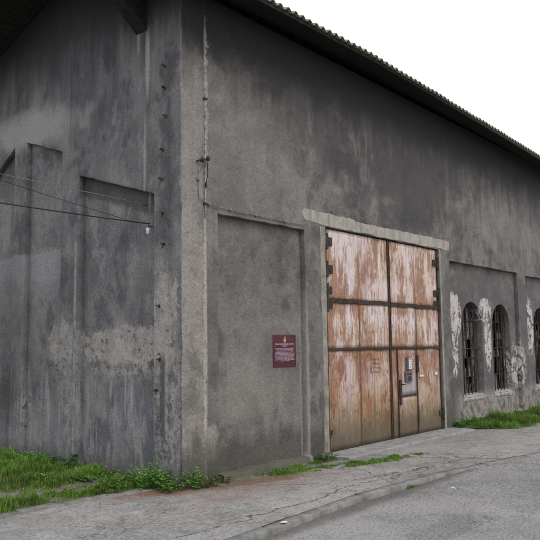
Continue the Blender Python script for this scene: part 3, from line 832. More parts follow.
# ------------------------------------------------------------------ arched windows
def window(cx):
    w_, z0, z1 = 1.10, 0.50, 2.62
    r = w_/2; zs = z1-r; yf = TH+0.20
    b = MB()
    def ins(px_): return zs + math.sqrt(max(0, r*r-(px_-cx)**2))
    # outer frame bar following the arch
    pts = [(cx-r+.02, yf, z0+.02), (cx-r+.02, yf, zs)] + [(cx-(r-.02)*math.cos(math.pi*i/14), yf, zs+(r-.02)*math.sin(math.pi*i/14)) for i in range(1, 14)] + [(cx+r-.02, yf, zs), (cx+r-.02, yf, z0+.02), (cx-r+.02, yf, z0+.02)]
    b.tube(pts, 0.022, 5)
    f = b.build('window', M['iron'], bld)
    b = MB()
    nV, nH = 5, 5
    for i in range(1, nV):
        x_ = cx-r+w_*i/nV
        b.box(x_-.011, x_+.011, yf-.012, yf+.012, z0+.02, ins(x_)-.02)
    for j in range(1, nH):
        z = z0+(z1-z0)*j/nH
        hw = r if z < zs else math.sqrt(max(0.0, r*r-(z-zs)**2))
        if hw > 0.12: b.box(cx-hw+.02, cx+hw-.02, yf-.0095, yf+.0095, z-.009, z+.009)
    b.build('glazing_bars', M['bar'], f)
    # panes: some are broken out
    b = MB()
    for i in range(nV):
        for j in range(nH):
            xa, xb = cx-r+w_*i/nV, cx-r+w_*(i+1)/nV
            za, zb = z0+(z1-z0)*j/nH, z0+(z1-z0)*(j+1)/nH
            if random.random() < 0.22: continue
            zl, zr = min(zb, ins(xa+.005)), min(zb, ins(xb-.005))
            zl, zr = max(zl, za+.02), max(zr, za+.02)
            k = random.uniform(-.003, .003)
            if random.random() < 0.3:
                b.add([(xa, yf+.014, za), (xb, yf+.014+k, za), (xb, yf+.014, za+(zr-za)*random.uniform(.2, .8)), ((xa+xb)/2+random.uniform(-.08, .08), yf+.014, za+(min(zl, zr)-za)*random.uniform(.3, .6)), (xa, yf+.014, zl)], [(0, 1, 2, 3, 4)])
            else:
                b.add([(xa, yf+.014, za), (xb, yf+.014+k, za), (xb, yf+.014, zr), (xa, yf+.014+k, zl)], [(0, 1, 2, 3)])
    b.build('pane', M['glass'], f)
    # flat iron grille in front with bent bars
    b = MB()
    for i in range(6):
        x_ = cx-r+w_*(i+.5)/6
        top = ins(x_)-.01
        pts = [(x_+0.018*math.sin(k*1.3+i*2+cx), TH+0.10+0.01*math.sin(k+i), z0+.02+(top-z0-.02)*k/6) for k in range(7)]
        pts[0] = (x_, TH+.10, z0-.02); pts[-1] = (x_, TH+.10, top+.02)
        b.tube(pts, 0.009, 5)
    for z in (1.55,):
        b.tube([(cx-r-.02, TH+.085, z), (cx, TH+.08, z+.01), (cx+r+.02, TH+.085, z)], 0.011, 5)
    b.build('grille', M['iron'], f)
    # hollow curtain of dirt and rags behind the glass is left out; interior shows dark
    b = MB()
    n = 14
    for i in range(n+1):
        x_ = cx-r-.05+(w_+.10)*i/n
        k = mnoise.noise(Vector((x_*4, 1, cx))); k2 = mnoise.noise(Vector((x_*9, 4, cx)))
        e = 0.0 if 0 < i < n else 0.02
        for p in ((x_, TH+.32, z0+.06), (x_, TH+.03, z0+.02+.01*k), (x_, TH-.020+.010*k2+e, z0-.045+.016*k), (x_, TH-.016+.010*k2+e, z0-.085+.05*k2), (x_, TH+.01, z0-.11+.06*k2)): b.v.append(p)
    for i in range(n):
        for k in range(4): b.f.append((i*5+k, i*5+k+1, (i+1)*5+k+1, (i+1)*5+k)[::-1]); b.mi.append(0)
    b.build('sill', M['sill'], f, False)
for c in wins: window(c)

# ------------------------------------------------------------------ gate
YG = 0.045
def sheet(b, x0, x1, z0, z1, y, dent=0.006, seed=0.0, gap=0.004):
    nx = max(3, int((x1-x0)/0.07)); nz = max(3, int((z1-z0)/0.09))
    base = len(b.v)
    for j in range(nz+1):
        for i in range(nx+1):
            x_ = x0+gap+(x1-x0-2*gap)*i/nx; z = z0+gap+(z1-z0-2*gap)*j/nz
            d = dent*(mnoise.noise(Vector((x_*1.6+seed, z*1.2, seed))) + 0.4*mnoise.noise(Vector((x_*5+seed, z*3, 2))))
            b.v.append((x_, y+d, z))
    for j in range(nz):
        for i in range(nx):
            q = base+j*(nx+1)+i
            b.f.append((q, q+1, q+nx+2, q+nx+1)); b.mi.append(0)
    # turned-back edges
    e = len(b.v)
    ring = [base+i for i in range(nx+1)] + [base+j*(nx+1)+nx for j in range(1, nz+1)] + [base+nz*(nx+1)+i for i in range(nx-1, -1, -1)] + [base+j*(nx+1) for j in range(nz-1, 0, -1)]
    for r_ in ring: v = b.v[r_]; b.v.append((v[0], v[1]+0.02, v[2]))
    n = len(ring)
    for i in range(n): b.f.append((ring[i], e+i, e+(i+1) % n, ring[(i+1) % n])); b.mi.append(0)

def backing(b, x0, x1, z0, z1, y): b.box(x0, x1, y, y+0.015, z0, z1)

CXG = 5.40
def bar(parent, x0, x1, z, h, name='crossbar', seed=0.0, dz=0.0):
    b = MB(); n = int((x1-x0)/0.07)
    for i in range(n+1):
        x_ = x0+(x1-x0)*i/n
        k = 0.012*mnoise.noise(Vector((x_*2.5, seed, 1))) + 0.006*mnoise.noise(Vector((x_*12, seed, 4)))
        zz = z+dz*i/n+k; y = YG-0.028+0.004*mnoise.noise(Vector((x_*6, seed, 8)))
        for p in ((x_, YG+.012, zz+h/2), (x_, y, zz+h/2), (x_, y, zz-h/2+.4*k), (x_, YG+.012, zz-h/2)): b.v.append(p)
    for i in range(n):
        for q in range(3): b.f.append((i*4+q, i*4+q+1, (i+1)*4+q+1, (i+1)*4+q)[::-1]); b.mi.append(0)
    return b.build(name, M['bar'], parent)
def vbar(parent, x_, z0, z1, w_, name='upright', mat='bar', y=None, dx=0.0):
    b = MB(); y = YG-0.02 if y is None else y
    b.add([(x_-w_/2, y, z0), (x_+w_/2, y, z0), (x_+w_/2+dx, y, z1), (x_-w_/2+dx, y, z1), (x_-w_/2, YG+.01, z0), (x_+w_/2, YG+.01, z0), (x_+w_/2+dx, YG+.01, z1), (x_-w_/2+dx, YG+.01, z1)],
          [(0,1,2,3), (7,6,5,4), (0,4,5,1), (1,5,6,2), (2,6,7,3), (3,7,4,0)])
    return b.build(name, M[mat], parent, bevel=0.003)
def hinge(parent, x_, z, s=1.0, side=1):
    b = MB()
    b.tube([(x_, YG-.03, z-.09*s), (x_, YG-.03, z+.09*s)], 0.024*s, 8)
    b.box(x_, x_+side*.13*s, YG-.022, YG-.002, z-.045*s, z+.05*s) if side > 0 else b.box(x_+side*.13*s, x_, YG-.022, YG-.002, z-.045*s, z+.05*s)
    b.tube([(x_+side*.06*s, YG-.02, z), (x_+side*.06*s, YG-.034, z)], 0.02*s, 7)
    return b.build('hinge', M['iron'], parent, False, 0.003)

ZT, Z1, Z2, ZB = 3.640, 2.435, 1.61, -0.055
# left leaf
left = empty('gate_leaf', (0, 0, 0), parent=bld)
b = MB()
sheet(b, GX0+.04, 4.36, Z1, ZT, YG, .008, 1); sheet(b, 4.36, CXG-.005, Z1, ZT, YG+.002, .008, 2)
sheet(b, GX0+.04, 4.35, Z2, Z1, YG+.001, .007, 3); sheet(b, 4.35, CXG-.005, Z2, Z1, YG-.002, .007, 4)
sheet(b, GX0+.04, 4.345, ZB, Z2, YG, .018, 5); sheet(b, 4.345, CXG-.02, ZB, Z2, YG+.002, .018, 6)
backing(b, GX0+.05, CXG-.03, ZB+.02, ZT-.02, YG+.03)
b.build('sheet_metal', M['rust'], left, True)
bar(left, GX0+.03, CXG-.01, Z1, .075, seed=1, dz=.005); bar(left, GX0+.03, CXG-.01, Z2, .04, seed=2, dz=.01)
vbar(left, CXG-.035, ZB, ZT, .035, dx=.01)
vbar(left, GX0+.045, ZB, ZT, .03, 'edge_strip', 'bar')
for z in (3.42, 2.95, 2.6, 2.35): hinge(left, GX0+.04, z, 1.5 if z > 2.9 else 1.3)
hinge(left, GX0+.03, 0.26, 0.9)
b = MB()
for k in range(4): b.box(4.72, 4.98, YG-.014, YG-.004, 1.20+k*.075, 1.225+k*.075)
b.box(4.70, 4.76, YG-.012, YG-.003, 1.19, 1.45)
b.build('vent_plate', M['rust'], left)
# right leaf
right = empty('gate_leaf', (0, 0, 0), parent=bld)
b = MB()
sheet(b, CXG+.005, 6.42, Z1, ZT, YG, .008, 11); sheet(b, 6.42, GX1-.04, Z1, ZT, YG+.002, .008, 12)
sheet(b, CXG+.005, 6.41, Z2, Z1, YG+.002, .007, 13); sheet(b, 6.41, GX1-.04, Z2, Z1, YG-.001, .007, 14)
sheet(b, CXG+.0, 5.62, ZB, Z2, YG, .005, 15); sheet(b, 6.375, GX1-.04, ZB, Z2, YG, .009, 16)
backing(b, CXG+.03, GX1-.05, ZB+.02, ZT-.02, YG+.03)
b.build('sheet_metal', M['rust'], right, True)
bar(right, CXG+.01, GX1-.03, Z1, .07, seed=5, dz=-.01); bar(right, CXG+.01, GX1-.03, Z2+.01, .035, seed=6, dz=-.02)
vbar(right, CXG+.012, ZB, Z2, .022, dx=-.02); vbar(right, CXG+.02, Z2, ZT, .026)
vbar(right, GX1-.045, ZB, ZT, .03, 'edge_strip', 'bar')
for z in (3.36, 2.72, 2.5): hinge(right, GX1-.04, z, 1.4, -1)
hinge(right, GX1-.02, 0.27, 1.2, -1)
# wicket door in the right leaf
b = MB()
sheet(b, 5.635, 6.36, ZB+.01, 0.70, YG-.006, .006, 21); sheet(b, 5.635, 6.36, 0.705, 1.585, YG-.004, .005, 22)
wk = b.build('wicket_door', M['rust'], right, True)
for (xx, a_, c_, ww) in ((5.628, ZB, 1.59, .02), (6.368, ZB+.02, 1.59, .02)): vbar(wk, xx, a_, c_, ww, 'edge_strip', 'bar')
b = MB(); b.box(5.65, 6.35, YG-.020, YG-.006, .692, .712); b.build('crossbar', M['bar'], wk)
b = MB(); b.box(5.665, 5.735, YG-.03, YG-.008, .55, 1.02); b.tube([(5.70, YG-.03, .93), (5.70, YG-.07, .93), (5.78, YG-.075, .925)], .011, 6); b.build('lock_plate', M['bar'], wk, bevel=.004)
b = MB(); b.box(6.345, 6.415, YG-.045, YG-.005, 1.13, 1.47); b.build('hinge', M['iron'], wk, bevel=.012)
b = MB(); b.box(6.35, 6.40, YG-.03, YG-.005, .16, .5); b.build('hinge', M['bar'], wk, bevel=.012)
b = MB(); b.box(5.93, 6.10, YG-.055, YG-.012, 1.19, 1.43); b.build('notice_plate', M['box'], wk, bevel=.006)
b = MB(); b.box(5.975, 6.085, YG-.0585, YG-.056, 1.21, 1.41)
b.build('paper_label', M['white'], wk)
b = MB()
for k in range(5): b.box(5.99+.006*(k % 2), 6.07-.012*(k % 3), YG-.0600, YG-.0588, 1.385-k*.034, 1.393-k*.034)
b.box(6.0, 6.04, YG-.0600, YG-.0588, 1.225, 1.24)
b.build('lettering', M['box'], wk)
b = MB(); b.box(5.88, 6.12, YG-.05, YG-.012, .965, 1.165); b.build('letter_box', M['box'], wk, bevel=.006)
b = MB(); b.box(5.91, 6.09, YG-.053, YG-.0505, 1.10, 1.125); b.box(5.95, 6.05, YG-.0535, YG-.0505, .99, 1.07); b.build('letter_slot', M['bar'], wk)
for (x_, z, w2, h2) in ((6.47, 1.04, .16, .035), (7.12, 1.055, .10, .045)):
    b = MB(); b.box(x_, x_+w2, YG-.018, YG-.010, z, z+h2); b.build('label_strip', M['white'], right)

# concrete doorstep in front of the gate
b = MB(); n = 60
for i in range(n+1):
    x_ = 3.1+(7.75-3.1)*i/n
    k = mnoise.noise(Vector((x_*2, 4, 1))); k2 = mnoise.noise(Vector((x_*9, 7, 1)))
    yo = -0.50-.02*k-.012*k2
    for p in ((x_, .12, -.055), (x_, yo+.03, -.058+.004*k2), (x_, yo, -.07+.006*k2), (x_, yo-.01, -.3)): b.v.append(p)
for i in range(n):
    for q in range(3): b.f.append((i*4+q, i*4+q+1, (i+1)*4+q+1, (i+1)*4+q)); b.mi.append(0)
b.f += [(0, 3, 2, 1)[::-1], tuple(n*4+k for k in (0, 1, 2, 3))[::-1]]; b.mi += [0, 0]
tag(b.build('doorstep', M['step'], None, False), 'low worn concrete doorstep slab under the rusty gate', 'doorstep')

# ------------------------------------------------------------------ plaque
PX0, PX1, PZ0, PZ1 = 1.995, 2.555, 1.365, 1.855
pq = empty('wall_plaque', (PX0, TH-.014, PZ0), 'maroon square information plaque with pale lettering on the grey wall left of the gate', 'sign')
YP = TH-.014
b = MB(); b.box(PX0, PX1, YP, YP+.012, PZ0, PZ1); b.build('board', M['maroon'], pq, bevel=.003)
b = MB(); cxp = (PX0+PX1)/2
def word_line(z, x0, x1, h, seed):
    r_ = random.Random(seed); x_ = x0
    while x_ < x1-.008:
        w_ = min(r_.uniform(.012, .05), x1-x_)
        # each word is a row of letter-like strokes
        q = x_
        while q < x_+w_-.003:
            lw = r_.uniform(.0035, .006)
            hh = h*r_.choice((1, 1, 1.0, 1.25))
            b.box(q, min(q+lw, x_+w_), YP-.0022, YP-.0002, z, z+hh)
            q += lw+.0014
        x_ += w_+.008
for k, (z, hw, h) in enumerate(((1.703, .228, .018), (1.675, .06, .016))): word_line(z, cxp-hw, cxp+hw, h, k)
for k in range(11):
    z = 1.640-k*.0190
    hw = (.235, .22, .20, .225, .245, .23, .245, .24, .215, .245, .11)[k]
    word_line(z, cxp-hw, cxp+hw, .0105, 10+k)
b.build('lettering', M['signtext'], pq)
b = MB()
b.add([(cxp-.035, YP-.003, 1.765), (cxp-.02, YP-.003, 1.737), (cxp+.02, YP-.003, 1.737), (cxp+.035, YP-.003, 1.765), (cxp+.03, YP-.003, 1.793), (cxp-.03, YP-.003, 1.793)], [(0, 1, 2, 3, 4, 5)])
b.add([(cxp-.012, YP-.003, 1.794), (cxp+.014, YP-.003, 1.794), (cxp+.022, YP-.003, 1.815), (cxp+.008, YP-.003, 1.838), (cxp-.006, YP-.003, 1.827)], [(0, 1, 2, 3, 4)])
b.build('emblem', M['gold'], pq)
b = MB()
for (x_, z) in ((PX0+.025, PZ0+.025), (PX1-.025, PZ0+.025), (PX0+.025, PZ1-.025), (PX1-.025, PZ1-.025)):
    b = MB(); b.tube([(x_, YP, z), (x_, YP-.004, z)], .007, 8); b.build('screw', M['iron'], pq)

# ------------------------------------------------------------------ conduit, cable, insulator, wires
b = MB()
zs_ = np.linspace(3.45, 5.92, 50)
pts = [(0.45+0.010*mnoise.noise(Vector((1, z*1.2, 2))), -0.012+.004*mnoise.noise(Vector((4, z*3, 2))), z) for z in zs_]
rr = [0.011+0.005*mnoise.noise(Vector((3, z*4, 9))) for z in zs_]
b.tube(pts, rr, 8)
b.tube([(0.45, -.012, 5.90), (0.47, -.02, 5.87), (0.50, -.03, 5.86)], .018, 8)
cnd = b.build('conduit_pipe', M['paleiron'], None, True)
tag(cnd, 'thin flaking pale conduit running down the upper wall near the building corner', 'pipe')
for z in (5.1, 3.62):
    b = MB(); b.box(.42, .48, -.036, 0.0, z, z+.02); b.build('pipe_clip', M['bar'], cnd)
b = MB()
cab = [(0.335, -.035, 4.15), (0.315, -.02, 4.05), (0.312, -.018, 3.85), (0.33, -.018, 3.70), (0.40, -.03, 3.655), (0.52, -.03, 3.635), (0.71, -.022, 3.62)]
for i in range(1, 20):
    x_ = .71+i*.105; cab.append((x_, -.02, 3.615-.012*i/20+.006*math.sin(i*1.1)))
b.tube(cab, .006, 7)
cb = b.build('wall_cable', M['cable'], None, True)
tag(cb, 'thin grey cable from the corner conduit along the top of the recessed panel', 'cable')
for (x_, z) in ((.315, 3.95), (.52, 3.64), (.95, 3.625), (1.5, 3.62), (2.2, 3.61)):
    b = MB(); b.box(x_-.02, x_+.02, -.03, 0.0, z-.02, z+.02); b.build('cable_clip', M['cable'], cb, bevel=.003)
# bracket with two dark insulators on the façade corner
ib = empty('insulator_bracket', (.37, 0, 4.22), 'small black iron bracket with two dark insulators high on the corner', 'bracket')
b = MB(); b.tube([(.30, 0, 4.20), (.30, -.07, 4.205), (.46, -.075, 4.25), (.47, 0, 4.25)], .012, 6); b.build('arm', M['iron'], ib)
for (x_, z, zz) in ((.33, 4.18, 1), (.44, 4.22, 1)):
    b = MB(); b.tube([(x_, -.075, z), (x_, -.078, z+.03), (x_, -.08, z+.05), (x_, -.08, z+.07)], [.022, .03, .022, .012], 8); b.build('insulator', M['iron'], ib, True)
b = MB(); b.tube([(.44, -.07, 4.2), (.455, -.06, 4.05), (.45, -.03, 3.9)], .007, 5); b.tube([(.445, -.03, 3.92), (.45, -.035, 3.86)], .016, 7); b.build('wire_tail', M['blackwire'], ib)

def wire(name, a, bpt, sagv, r_, mat, label):
    a = Vector(a); e = Vector(bpt); b = MB(); n = 28; pts = []
    for i in range(n+1):
        t = i/n; p = a.lerp(e, t); p.z -= sagv*4*t*(1-t); pts.append(p)
    b.tube(pts, r_, 6)
    o = b.build(name, M[mat], None, True)
    tag(o, label, 'wire', 'overhead wires running to the gable wall')
wire('overhead_wire', (-.05, .55, 3.36), (-16.0, 4.23, 5.70), .50, .008, 'blackwire', 'thickest black wire, the lowest of three sagging across the gable wall')
wire('overhead_wire', (-.05, .80, 3.40), (-16.0, 4.23, 7.70), .35, .0035, 'blackwire', 'thin dark wire, middle one of three crossing the gable wall')
wire('overhead_wire', (-.07, .688, 3.66), (-16.0, 4.23, 5.70), .22, .0035, 'cable', 'thin pale wire, the highest of three crossing the gable wall')
wi = empty('wire_insulator', (0, .55, 3.3), 'small white porcelain insulator where the black wire meets the gable wall', 'insulator')
b = MB(); b.tube([(0.01, .56, 3.33), (-.06, .56, 3.33), (-.065, .56, 3.28)], .009, 6); b.build('pin', M['iron'], wi)
b = MB(); b.tube([(-.065, .575, 3.31), (-.065, .575, 3.285), (-.065, .575, 3.26), (-.065, .575, 3.235), (-.065, .575, 3.21)], [.015, .030, .022, .028, .012], 10); b.build('porcelain_body', M['porcelain'], wi, True)

# ------------------------------------------------------------------ ground
def gn(x_, y_, s_, k=0.0): return mnoise.noise(Vector((x_*s_, y_*s_, k)))
def grid(name, xs, ys, zf, mat, inside=None, kind='structure'):
    vs = []; fs = []; W = len(xs)
    for y_ in ys:
        for x_ in xs: vs.append((x_, y_, zf(x_, y_)))
    for j in range(len(ys)-1):
        for i in range(W-1):
            fs.append((j*W+i, j*W+i+1, (j+1)*W+i+1, (j+1)*W+i))
    me = bpy.data.meshes.new(name); me.from_pydata(vs, [], fs); me.update()
    o = link(name, me, mat, None, True)
    if kind: o['kind'] = kind
    return o

def kerb_y(x_):                                # kerb line, a little slanted like the photo's
    return float(np.interp(x_, [-30, -1.5, 0.9, 3.3, 5.3, 9, 30], [-2.9, -2.24, -2.08, -2.24, -2.62, -3.2, -5.2]))
def kerb_h(x_): return float(np.interp(x_, [-30, 1.5, 3.5, 5.0, 30], [0.065, 0.06, 0.028, 0.012, 0.012]))
def pave_z(x_, y_): return GZ + 0.008*gn(x_, y_, 0.9) + 0.004*gn(x_, y_, 3.1, 2)
ground_out = 600.0
b = MB(); b.add([(-ground_out, -ground_out, -.42), (ground_out, -ground_out, -.42), (ground_out, ground_out, -.42), (-ground_out, ground_out, -.42)], [(0, 1, 2, 3)])
tag(b.build('ground', M['soil']), kind='structure')
def strip(name, x0, x1, nx, ya, yb, ny, zf, mat):
    vs = []; fs = []
    for j in range(ny+1):
        for i in range(nx+1):
            x_ = x0+(x1-x0)*i/nx; a = ya(x_); c = yb(x_); y_ = a+(c-a)*j/ny
            vs.append((x_, y_, zf(x_, y_)))
    for j in range(ny):
        for i in range(nx):
            q = j*(nx+1)+i; fs.append((q, q+1, q+nx+2, q+nx+1))
    me = bpy.data.meshes.new(name); me.from_pydata(vs, [], fs); me.update()
    o = link(name, me, mat, None, True); o['kind'] = 'structure'
    return o
def road_z(x_, y_): return GZ - kerb_h(x_) + 0.010*gn(x_, y_, 0.7, 5) - 0.004*(min(0, y_+2.5))*0
strip('road', -40, 60, 420, lambda x_: -16.0, lambda x_: kerb_y(x_)-0.005, 60, road_z, M['road'])
def inner(x_): return 0.30 if x_ < -0.02 else 0.095
xsP = 460
def edge_y(x_): return float(np.interp(x_, [-14, -2.2, 0], [1.3, .42, .20]))
strip('pavement', -40, 60, 520, lambda x_: kerb_y(x_)+0.13, lambda x_: edge_y(x_)+.08 if x_ < 0 else 0.05, 24, pave_z, M['pave'])
# kerb: stones laid end to end, one structure
b = MB(); x_ = -14.0; rk = random.Random(3)
while x_ < 24:
    L = 0.95+rk.uniform(-.08, .08)
    dz = rk.uniform(-.006, .008); dy = rk.uniform(-.008, .008); n = 9; base = len(b.v)
    for i in range(n+1):
        q = x_+.006+(L-.012)*i/n
        ky = kerb_y(q)+dy; h = kerb_h(q)
        k = mnoise.noise(Vector((q*5, 1, 2)))*.003; k2 = mnoise.noise(Vector((q*13, 5, 2)))*.005
        e = .014 if i in (0, n) else 0
        zt = GZ+.006+dz-e*.4
        for p in ((q, ky-.012+k+e, GZ-h-.05), (q, ky-.006+k2+e, zt-.022+k2), (q, ky+.012+k, zt-.004+k2), (q, ky+.125+k2, zt-.004), (q, ky+.14, zt-.05)): b.v.append(p)
    for i in range(n):
        for r_ in range(4):
            a = base+i*5+r_; b.f.append((a, a+5, a+6, a+1)); b.mi.append(0)
    b.f.append(tuple(base+k for k in range(5))); b.f.append(tuple(base+n*5+k for k in range(5))[::-1]); b.mi += [0, 0]
    x_ += L
tag(b.build('kerb', M['kerb'], None, True), kind='structure')
# concrete edging between pavement and grass beside the gable
b = MB(); x_ = -14.0
while x_ < -0.02:
    L = min(0.6+rk.uniform(-.15, .2), -0.02-x_)
    if L < .1: break
    dz = rk.uniform(-.012, .006); n = 10; base = len(b.v)
    for i in range(n+1):
        q = x_+.012+(L-.024)*i/n; k = mnoise.noise(Vector((q*4, 8, 2)))*.026+mnoise.noise(Vector((q*19, 8, 2)))*.012; k2 = mnoise.noise(Vector((q*15, 3, 2)))*.022
        y0 = float(np.interp(q, [-14, -2.2, 0], [1.3, .42, .20]))
        for p in ((q, y0+k, GZ-.05), (q, y0+.02+k, GZ+.018+dz+k2), (q, y0+.17+k2, GZ+.024+dz+k), (q, y0+.19, GZ-.03)): b.v.append(p)
    for i in range(n):
        for r_ in range(3):
            a = base+i*4+r_; b.f.append((a, a+4, a+5, a+1)); b.mi.append(0)
    b.f.append(tuple(base+k for k in range(4))); b.f.append(tuple(base+n*4+k for k in range(4))[::-1]); b.mi += [0, 0]
    x_ += L
tag(b.build('edging_kerb', M['kerb'], None, True), kind='structure')
def edge_y(x_): return float(np.interp(x_, [-14, -2.2, 0], [1.3, .42, .20]))
def lawn_z(x_, y_):
    d = y_-edge_y(x_)
    return GZ - .01 + .10*min(1, max(0, d-.25)/1.6) + .03*gn(x_, y_, .8, 3) + .012*gn(x_, y_, 3, 7)
strip('verge', -14, 0.0, 150, lambda x_: edge_y(x_)-.02 + .1, lambda x_: 12.0, 110, lawn_z, M['soil'])
def bed_z(x_, y_): return GZ - .012 + .05*min(1, max(0, (y_+1.2)/1.1)) + .02*gn(x_, y_, 1.2, 3)
strip('flower_bed', 7.8, 40, 200, lambda x_: float(np.interp(x_, [7.8, 8.6, 12, 40], [-.15, -1.05, -1.35, -1.5]))+.06*gn(x_, 0, 2.5), lambda x_: .05, 14, bed_z, M['soil'])

# ------------------------------------------------------------------ grass
def grass(spec):
    P = []; H = []; TB = []
    for (n, fx, dens, h0, h1) in spec:
        k = 0
        while k < n:
            x_, y_ = fx()
            d = dens(x_, y_)
            if random.random() < d:
                P.append((x_, y_)); H.append((h0+(h1-h0)*random.random())*(.35+.65*min(1, d))*(.7+.9*max(-.5, gn(x_, y_, 2.1, 33))+.9*max(-.4, gn(x_, y_, 6.5, 12))))
            k += 1
    n = len(P)
    Pz = np.array([zfun(a, c) for a, c in P])
    P = np.array(P); H = np.array(H)
    ang = rng.uniform(0, 2*np.pi, n); lean = rng.uniform(.1, .9, n); wd = rng.uniform(.0022, .0050, n)*(1+H*2)
    dx, dy = np.cos(ang), np.sin(ang); sx, sy = -dy, dx
    segs = [(0, 0, 1.0), (.45, .18, .85), (.8, .5, .5), (1.0, .85, .05)]
    V = np.zeros((n, 8, 3))
    for i, (hz, ln, wf) in enumerate(segs):
        cz = Pz - .01 + H*hz*(1-.25*lean*hz)
        cx = P[:, 0]+dx*lean*H*ln; cy = P[:, 1]+dy*lean*H*ln
        for s_, k in ((-1, 0), (1, 1)):
            V[:, i*2+k, 0] = cx+s_*sx*wd*wf; V[:, i*2+k, 1] = cy+s_*sy*wd*wf; V[:, i*2+k, 2] = cz
    base = (np.arange(n)*8)[:, None]
    F = np.concatenate([base+np.array([[0, 1, 3, 2]]), base+np.array([[2, 3, 5, 4]]), base+np.array([[4, 5, 7, 6]])], 1).reshape(-1, 4)
    me = bpy.data.meshes.new('grass')
    me.vertices.add(n*8); me.vertices.foreach_set('co', V.ravel())
    me.loops.add(len(F)*4); me.loops.foreach_set('vertex_index', F.ravel().astype(np.int32))
    me.polygons.add(len(F)); me.polygons.foreach_set('loop_start', np.arange(len(F), dtype=np.int32)*4)
    me.update(calc_edges=True)
    g1 = np.array([.050, .120, .018]); g2 = np.array([.155, .28, .040]); g3 = np.array([.24, .215, .10])
    t = rng.random(n)[:, None]
    big = np.array([gn(a, c, 1.3, 11)+gn(a, c, 4.5, 2)*.6 for a, c in P])[:, None]
    c = g1*(1-t)+g2*t
    c = c*(1+.7*np.clip(big, -.9, 1))
    dry = (rng.random(n) < .09+.12*np.clip(-big[:, 0], 0, 1))[:, None]
    c = np.where(dry, g3*(.6+.5*t), c)
    col = np.ones((n, 8, 4)); col[:, :, :3] = c[:, None, :]
    at = me.color_attributes.new('tint', 'FLOAT_COLOR', 'POINT'); at.data.foreach_set('color', col.ravel())
    o = link('grass', me, M['grassm'])
    tag(o, 'patchy green grass growing along the foot of the walls and beside the pavement', 'grass', kind='stuff')

def zfun(x_, y_):
    if x_ < 0 and y_ > edge_y(x_)+.1: return lawn_z(x_, y_)
    if x_ > 7.8: return bed_z(x_, y_)
    return GZ - kerb_h(x_) if y_ < kerb_y(x_) else GZ
def d_lawn(x_, y_):
    e = y_-edge_y(x_)-.20
    if e < 0: return .0
    k = .95+1.3*gn(x_, y_, .9, 21)+.9*gn(x_, y_, 2.7, 4)
    k *= min(1, e/.25+.1)
    q = ((x_+.55)/.60)**2+((y_-1.10)/.28)**2
    if q < 1.3: k *= max(0.03, (q-.55))
    if x_ > -.35 and y_ > 1.2: k *= 1.0
    return max(0.06, min(1, k))
def f_lawn():
    # denser close to the viewer's side of the gable
    x_ = -abs(random.expovariate(1/1.8)); y_ = edge_y(x_)+.15+random.expovariate(1/2.2)
    return (max(x_, -9), min(y_, 11.5))
def f_bed(): return (7.8+random.expovariate(1/4.0), -1.5+1.5*random.random())
def d_bed(x_, y_):
    lo = float(np.interp(x_, [7.8, 8.6, 12, 40], [-.15, -1.05, -1.35, -1.5]))
    lo += .12*gn(x_, y_, 4.0, 9)
    if x_ > 26 or y_ < lo-.10: return 0
    return min(1, max(.12, (y_-lo)/.2+.35))*min(1, .75+gn(x_, y_, 1.5, 3))
def f_mid(): return (random.uniform(.6, 4.6), random.uniform(-1.15, .02))
def d_mid(x_, y_):
    # thin strip along the plinth, then the tuft line left of the doorstep running outwards
    a = 0
    if x_ < 3.3: a = max(0, 1-abs(y_+.17+.10*(x_-1)*.35)/.13)*(.15+.75*max(0, min(1, (x_-1.2)/1.2)))
    c = float(np.interp(x_, [1.6, 2.24, 3.0, 4.1, 4.6], [-.36, -.60, -.80, -1.08, -1.22]))
    d = max(0, 1-abs(y_-c)/.24)*(max(0, min(1, (x_-1.3)/.6)))*(1 if x_ < 4.0 else max(0, (4.6-x_)/.6))
    return max(a, 1.6*d*min(1, .85+gn(x_, y_, 3, 1)))
def f_edge():
    x_ = random.uniform(-5, .2); return (x_, edge_y(x_)+random.gauss(.02, .05))
def gut_pt():
    x_ = random.uniform(-1.6, 4.5); return (x_, kerb_y(x_)-.012-abs(random.gauss(0, .018)))
def d_edge(x_, y_): return max(0, gn(x_, y_, 2.2, 8)*3.2-.1)
grass([(150000, f_lawn, d_lawn, .03, .16), (60000, f_bed, d_bed, .06, .24), (80000, f_mid, d_mid, .025, .095), (14000, f_edge, d_edge, .02, .07),
       (5000, lambda: gut_pt(), lambda a, c: max(0, gn(a, c, 1.7, 3)*3-.35), .015, .05)])

# ------------------------------------------------------------------ leafy plants
def leaf(b, cols, p, d, nrm, L, W, col, fold=.25, droop=.3):
    """one leaf: stalk point p, direction d, normal nrm"""
    d = d.normalized(); s_ = d.cross(nrm).normalized(); n_ = s_.cross(d)
    pr = [(0, .0), (.25, .8), (.55, 1.0), (.82, .6), (1.0, 0)]
    base = len(b.v)
    for t, wv in pr:
        c = p + d*L*t - Vector((0, 0, 1))*L*droop*t*t
        b.v.append(tuple(c - s_*W*wv*.5 + n_*W*fold*wv*.5)); b.v.append(tuple(c)); b.v.append(tuple(c + s_*W*wv*.5 + n_*W*fold*wv*.5))
        cols += [col]*3
    for i in range(4):
        q = base+i*3
        b.f += [(q, q+1, q+4, q+3), (q+1, q+2, q+5, q+4)]; b.mi += [0, 0]
def leaf_mesh(name, b, cols, parent):
    o = b.build(name, M['leaf'], parent, True)
    at = o.data.color_attributes.new('tint', 'FLOAT_COLOR', 'POINT')
    a = np.ones((len(cols), 4)); a[:, :3] = np.array(cols); at.data.foreach_set('color', a.ravel())
    return o
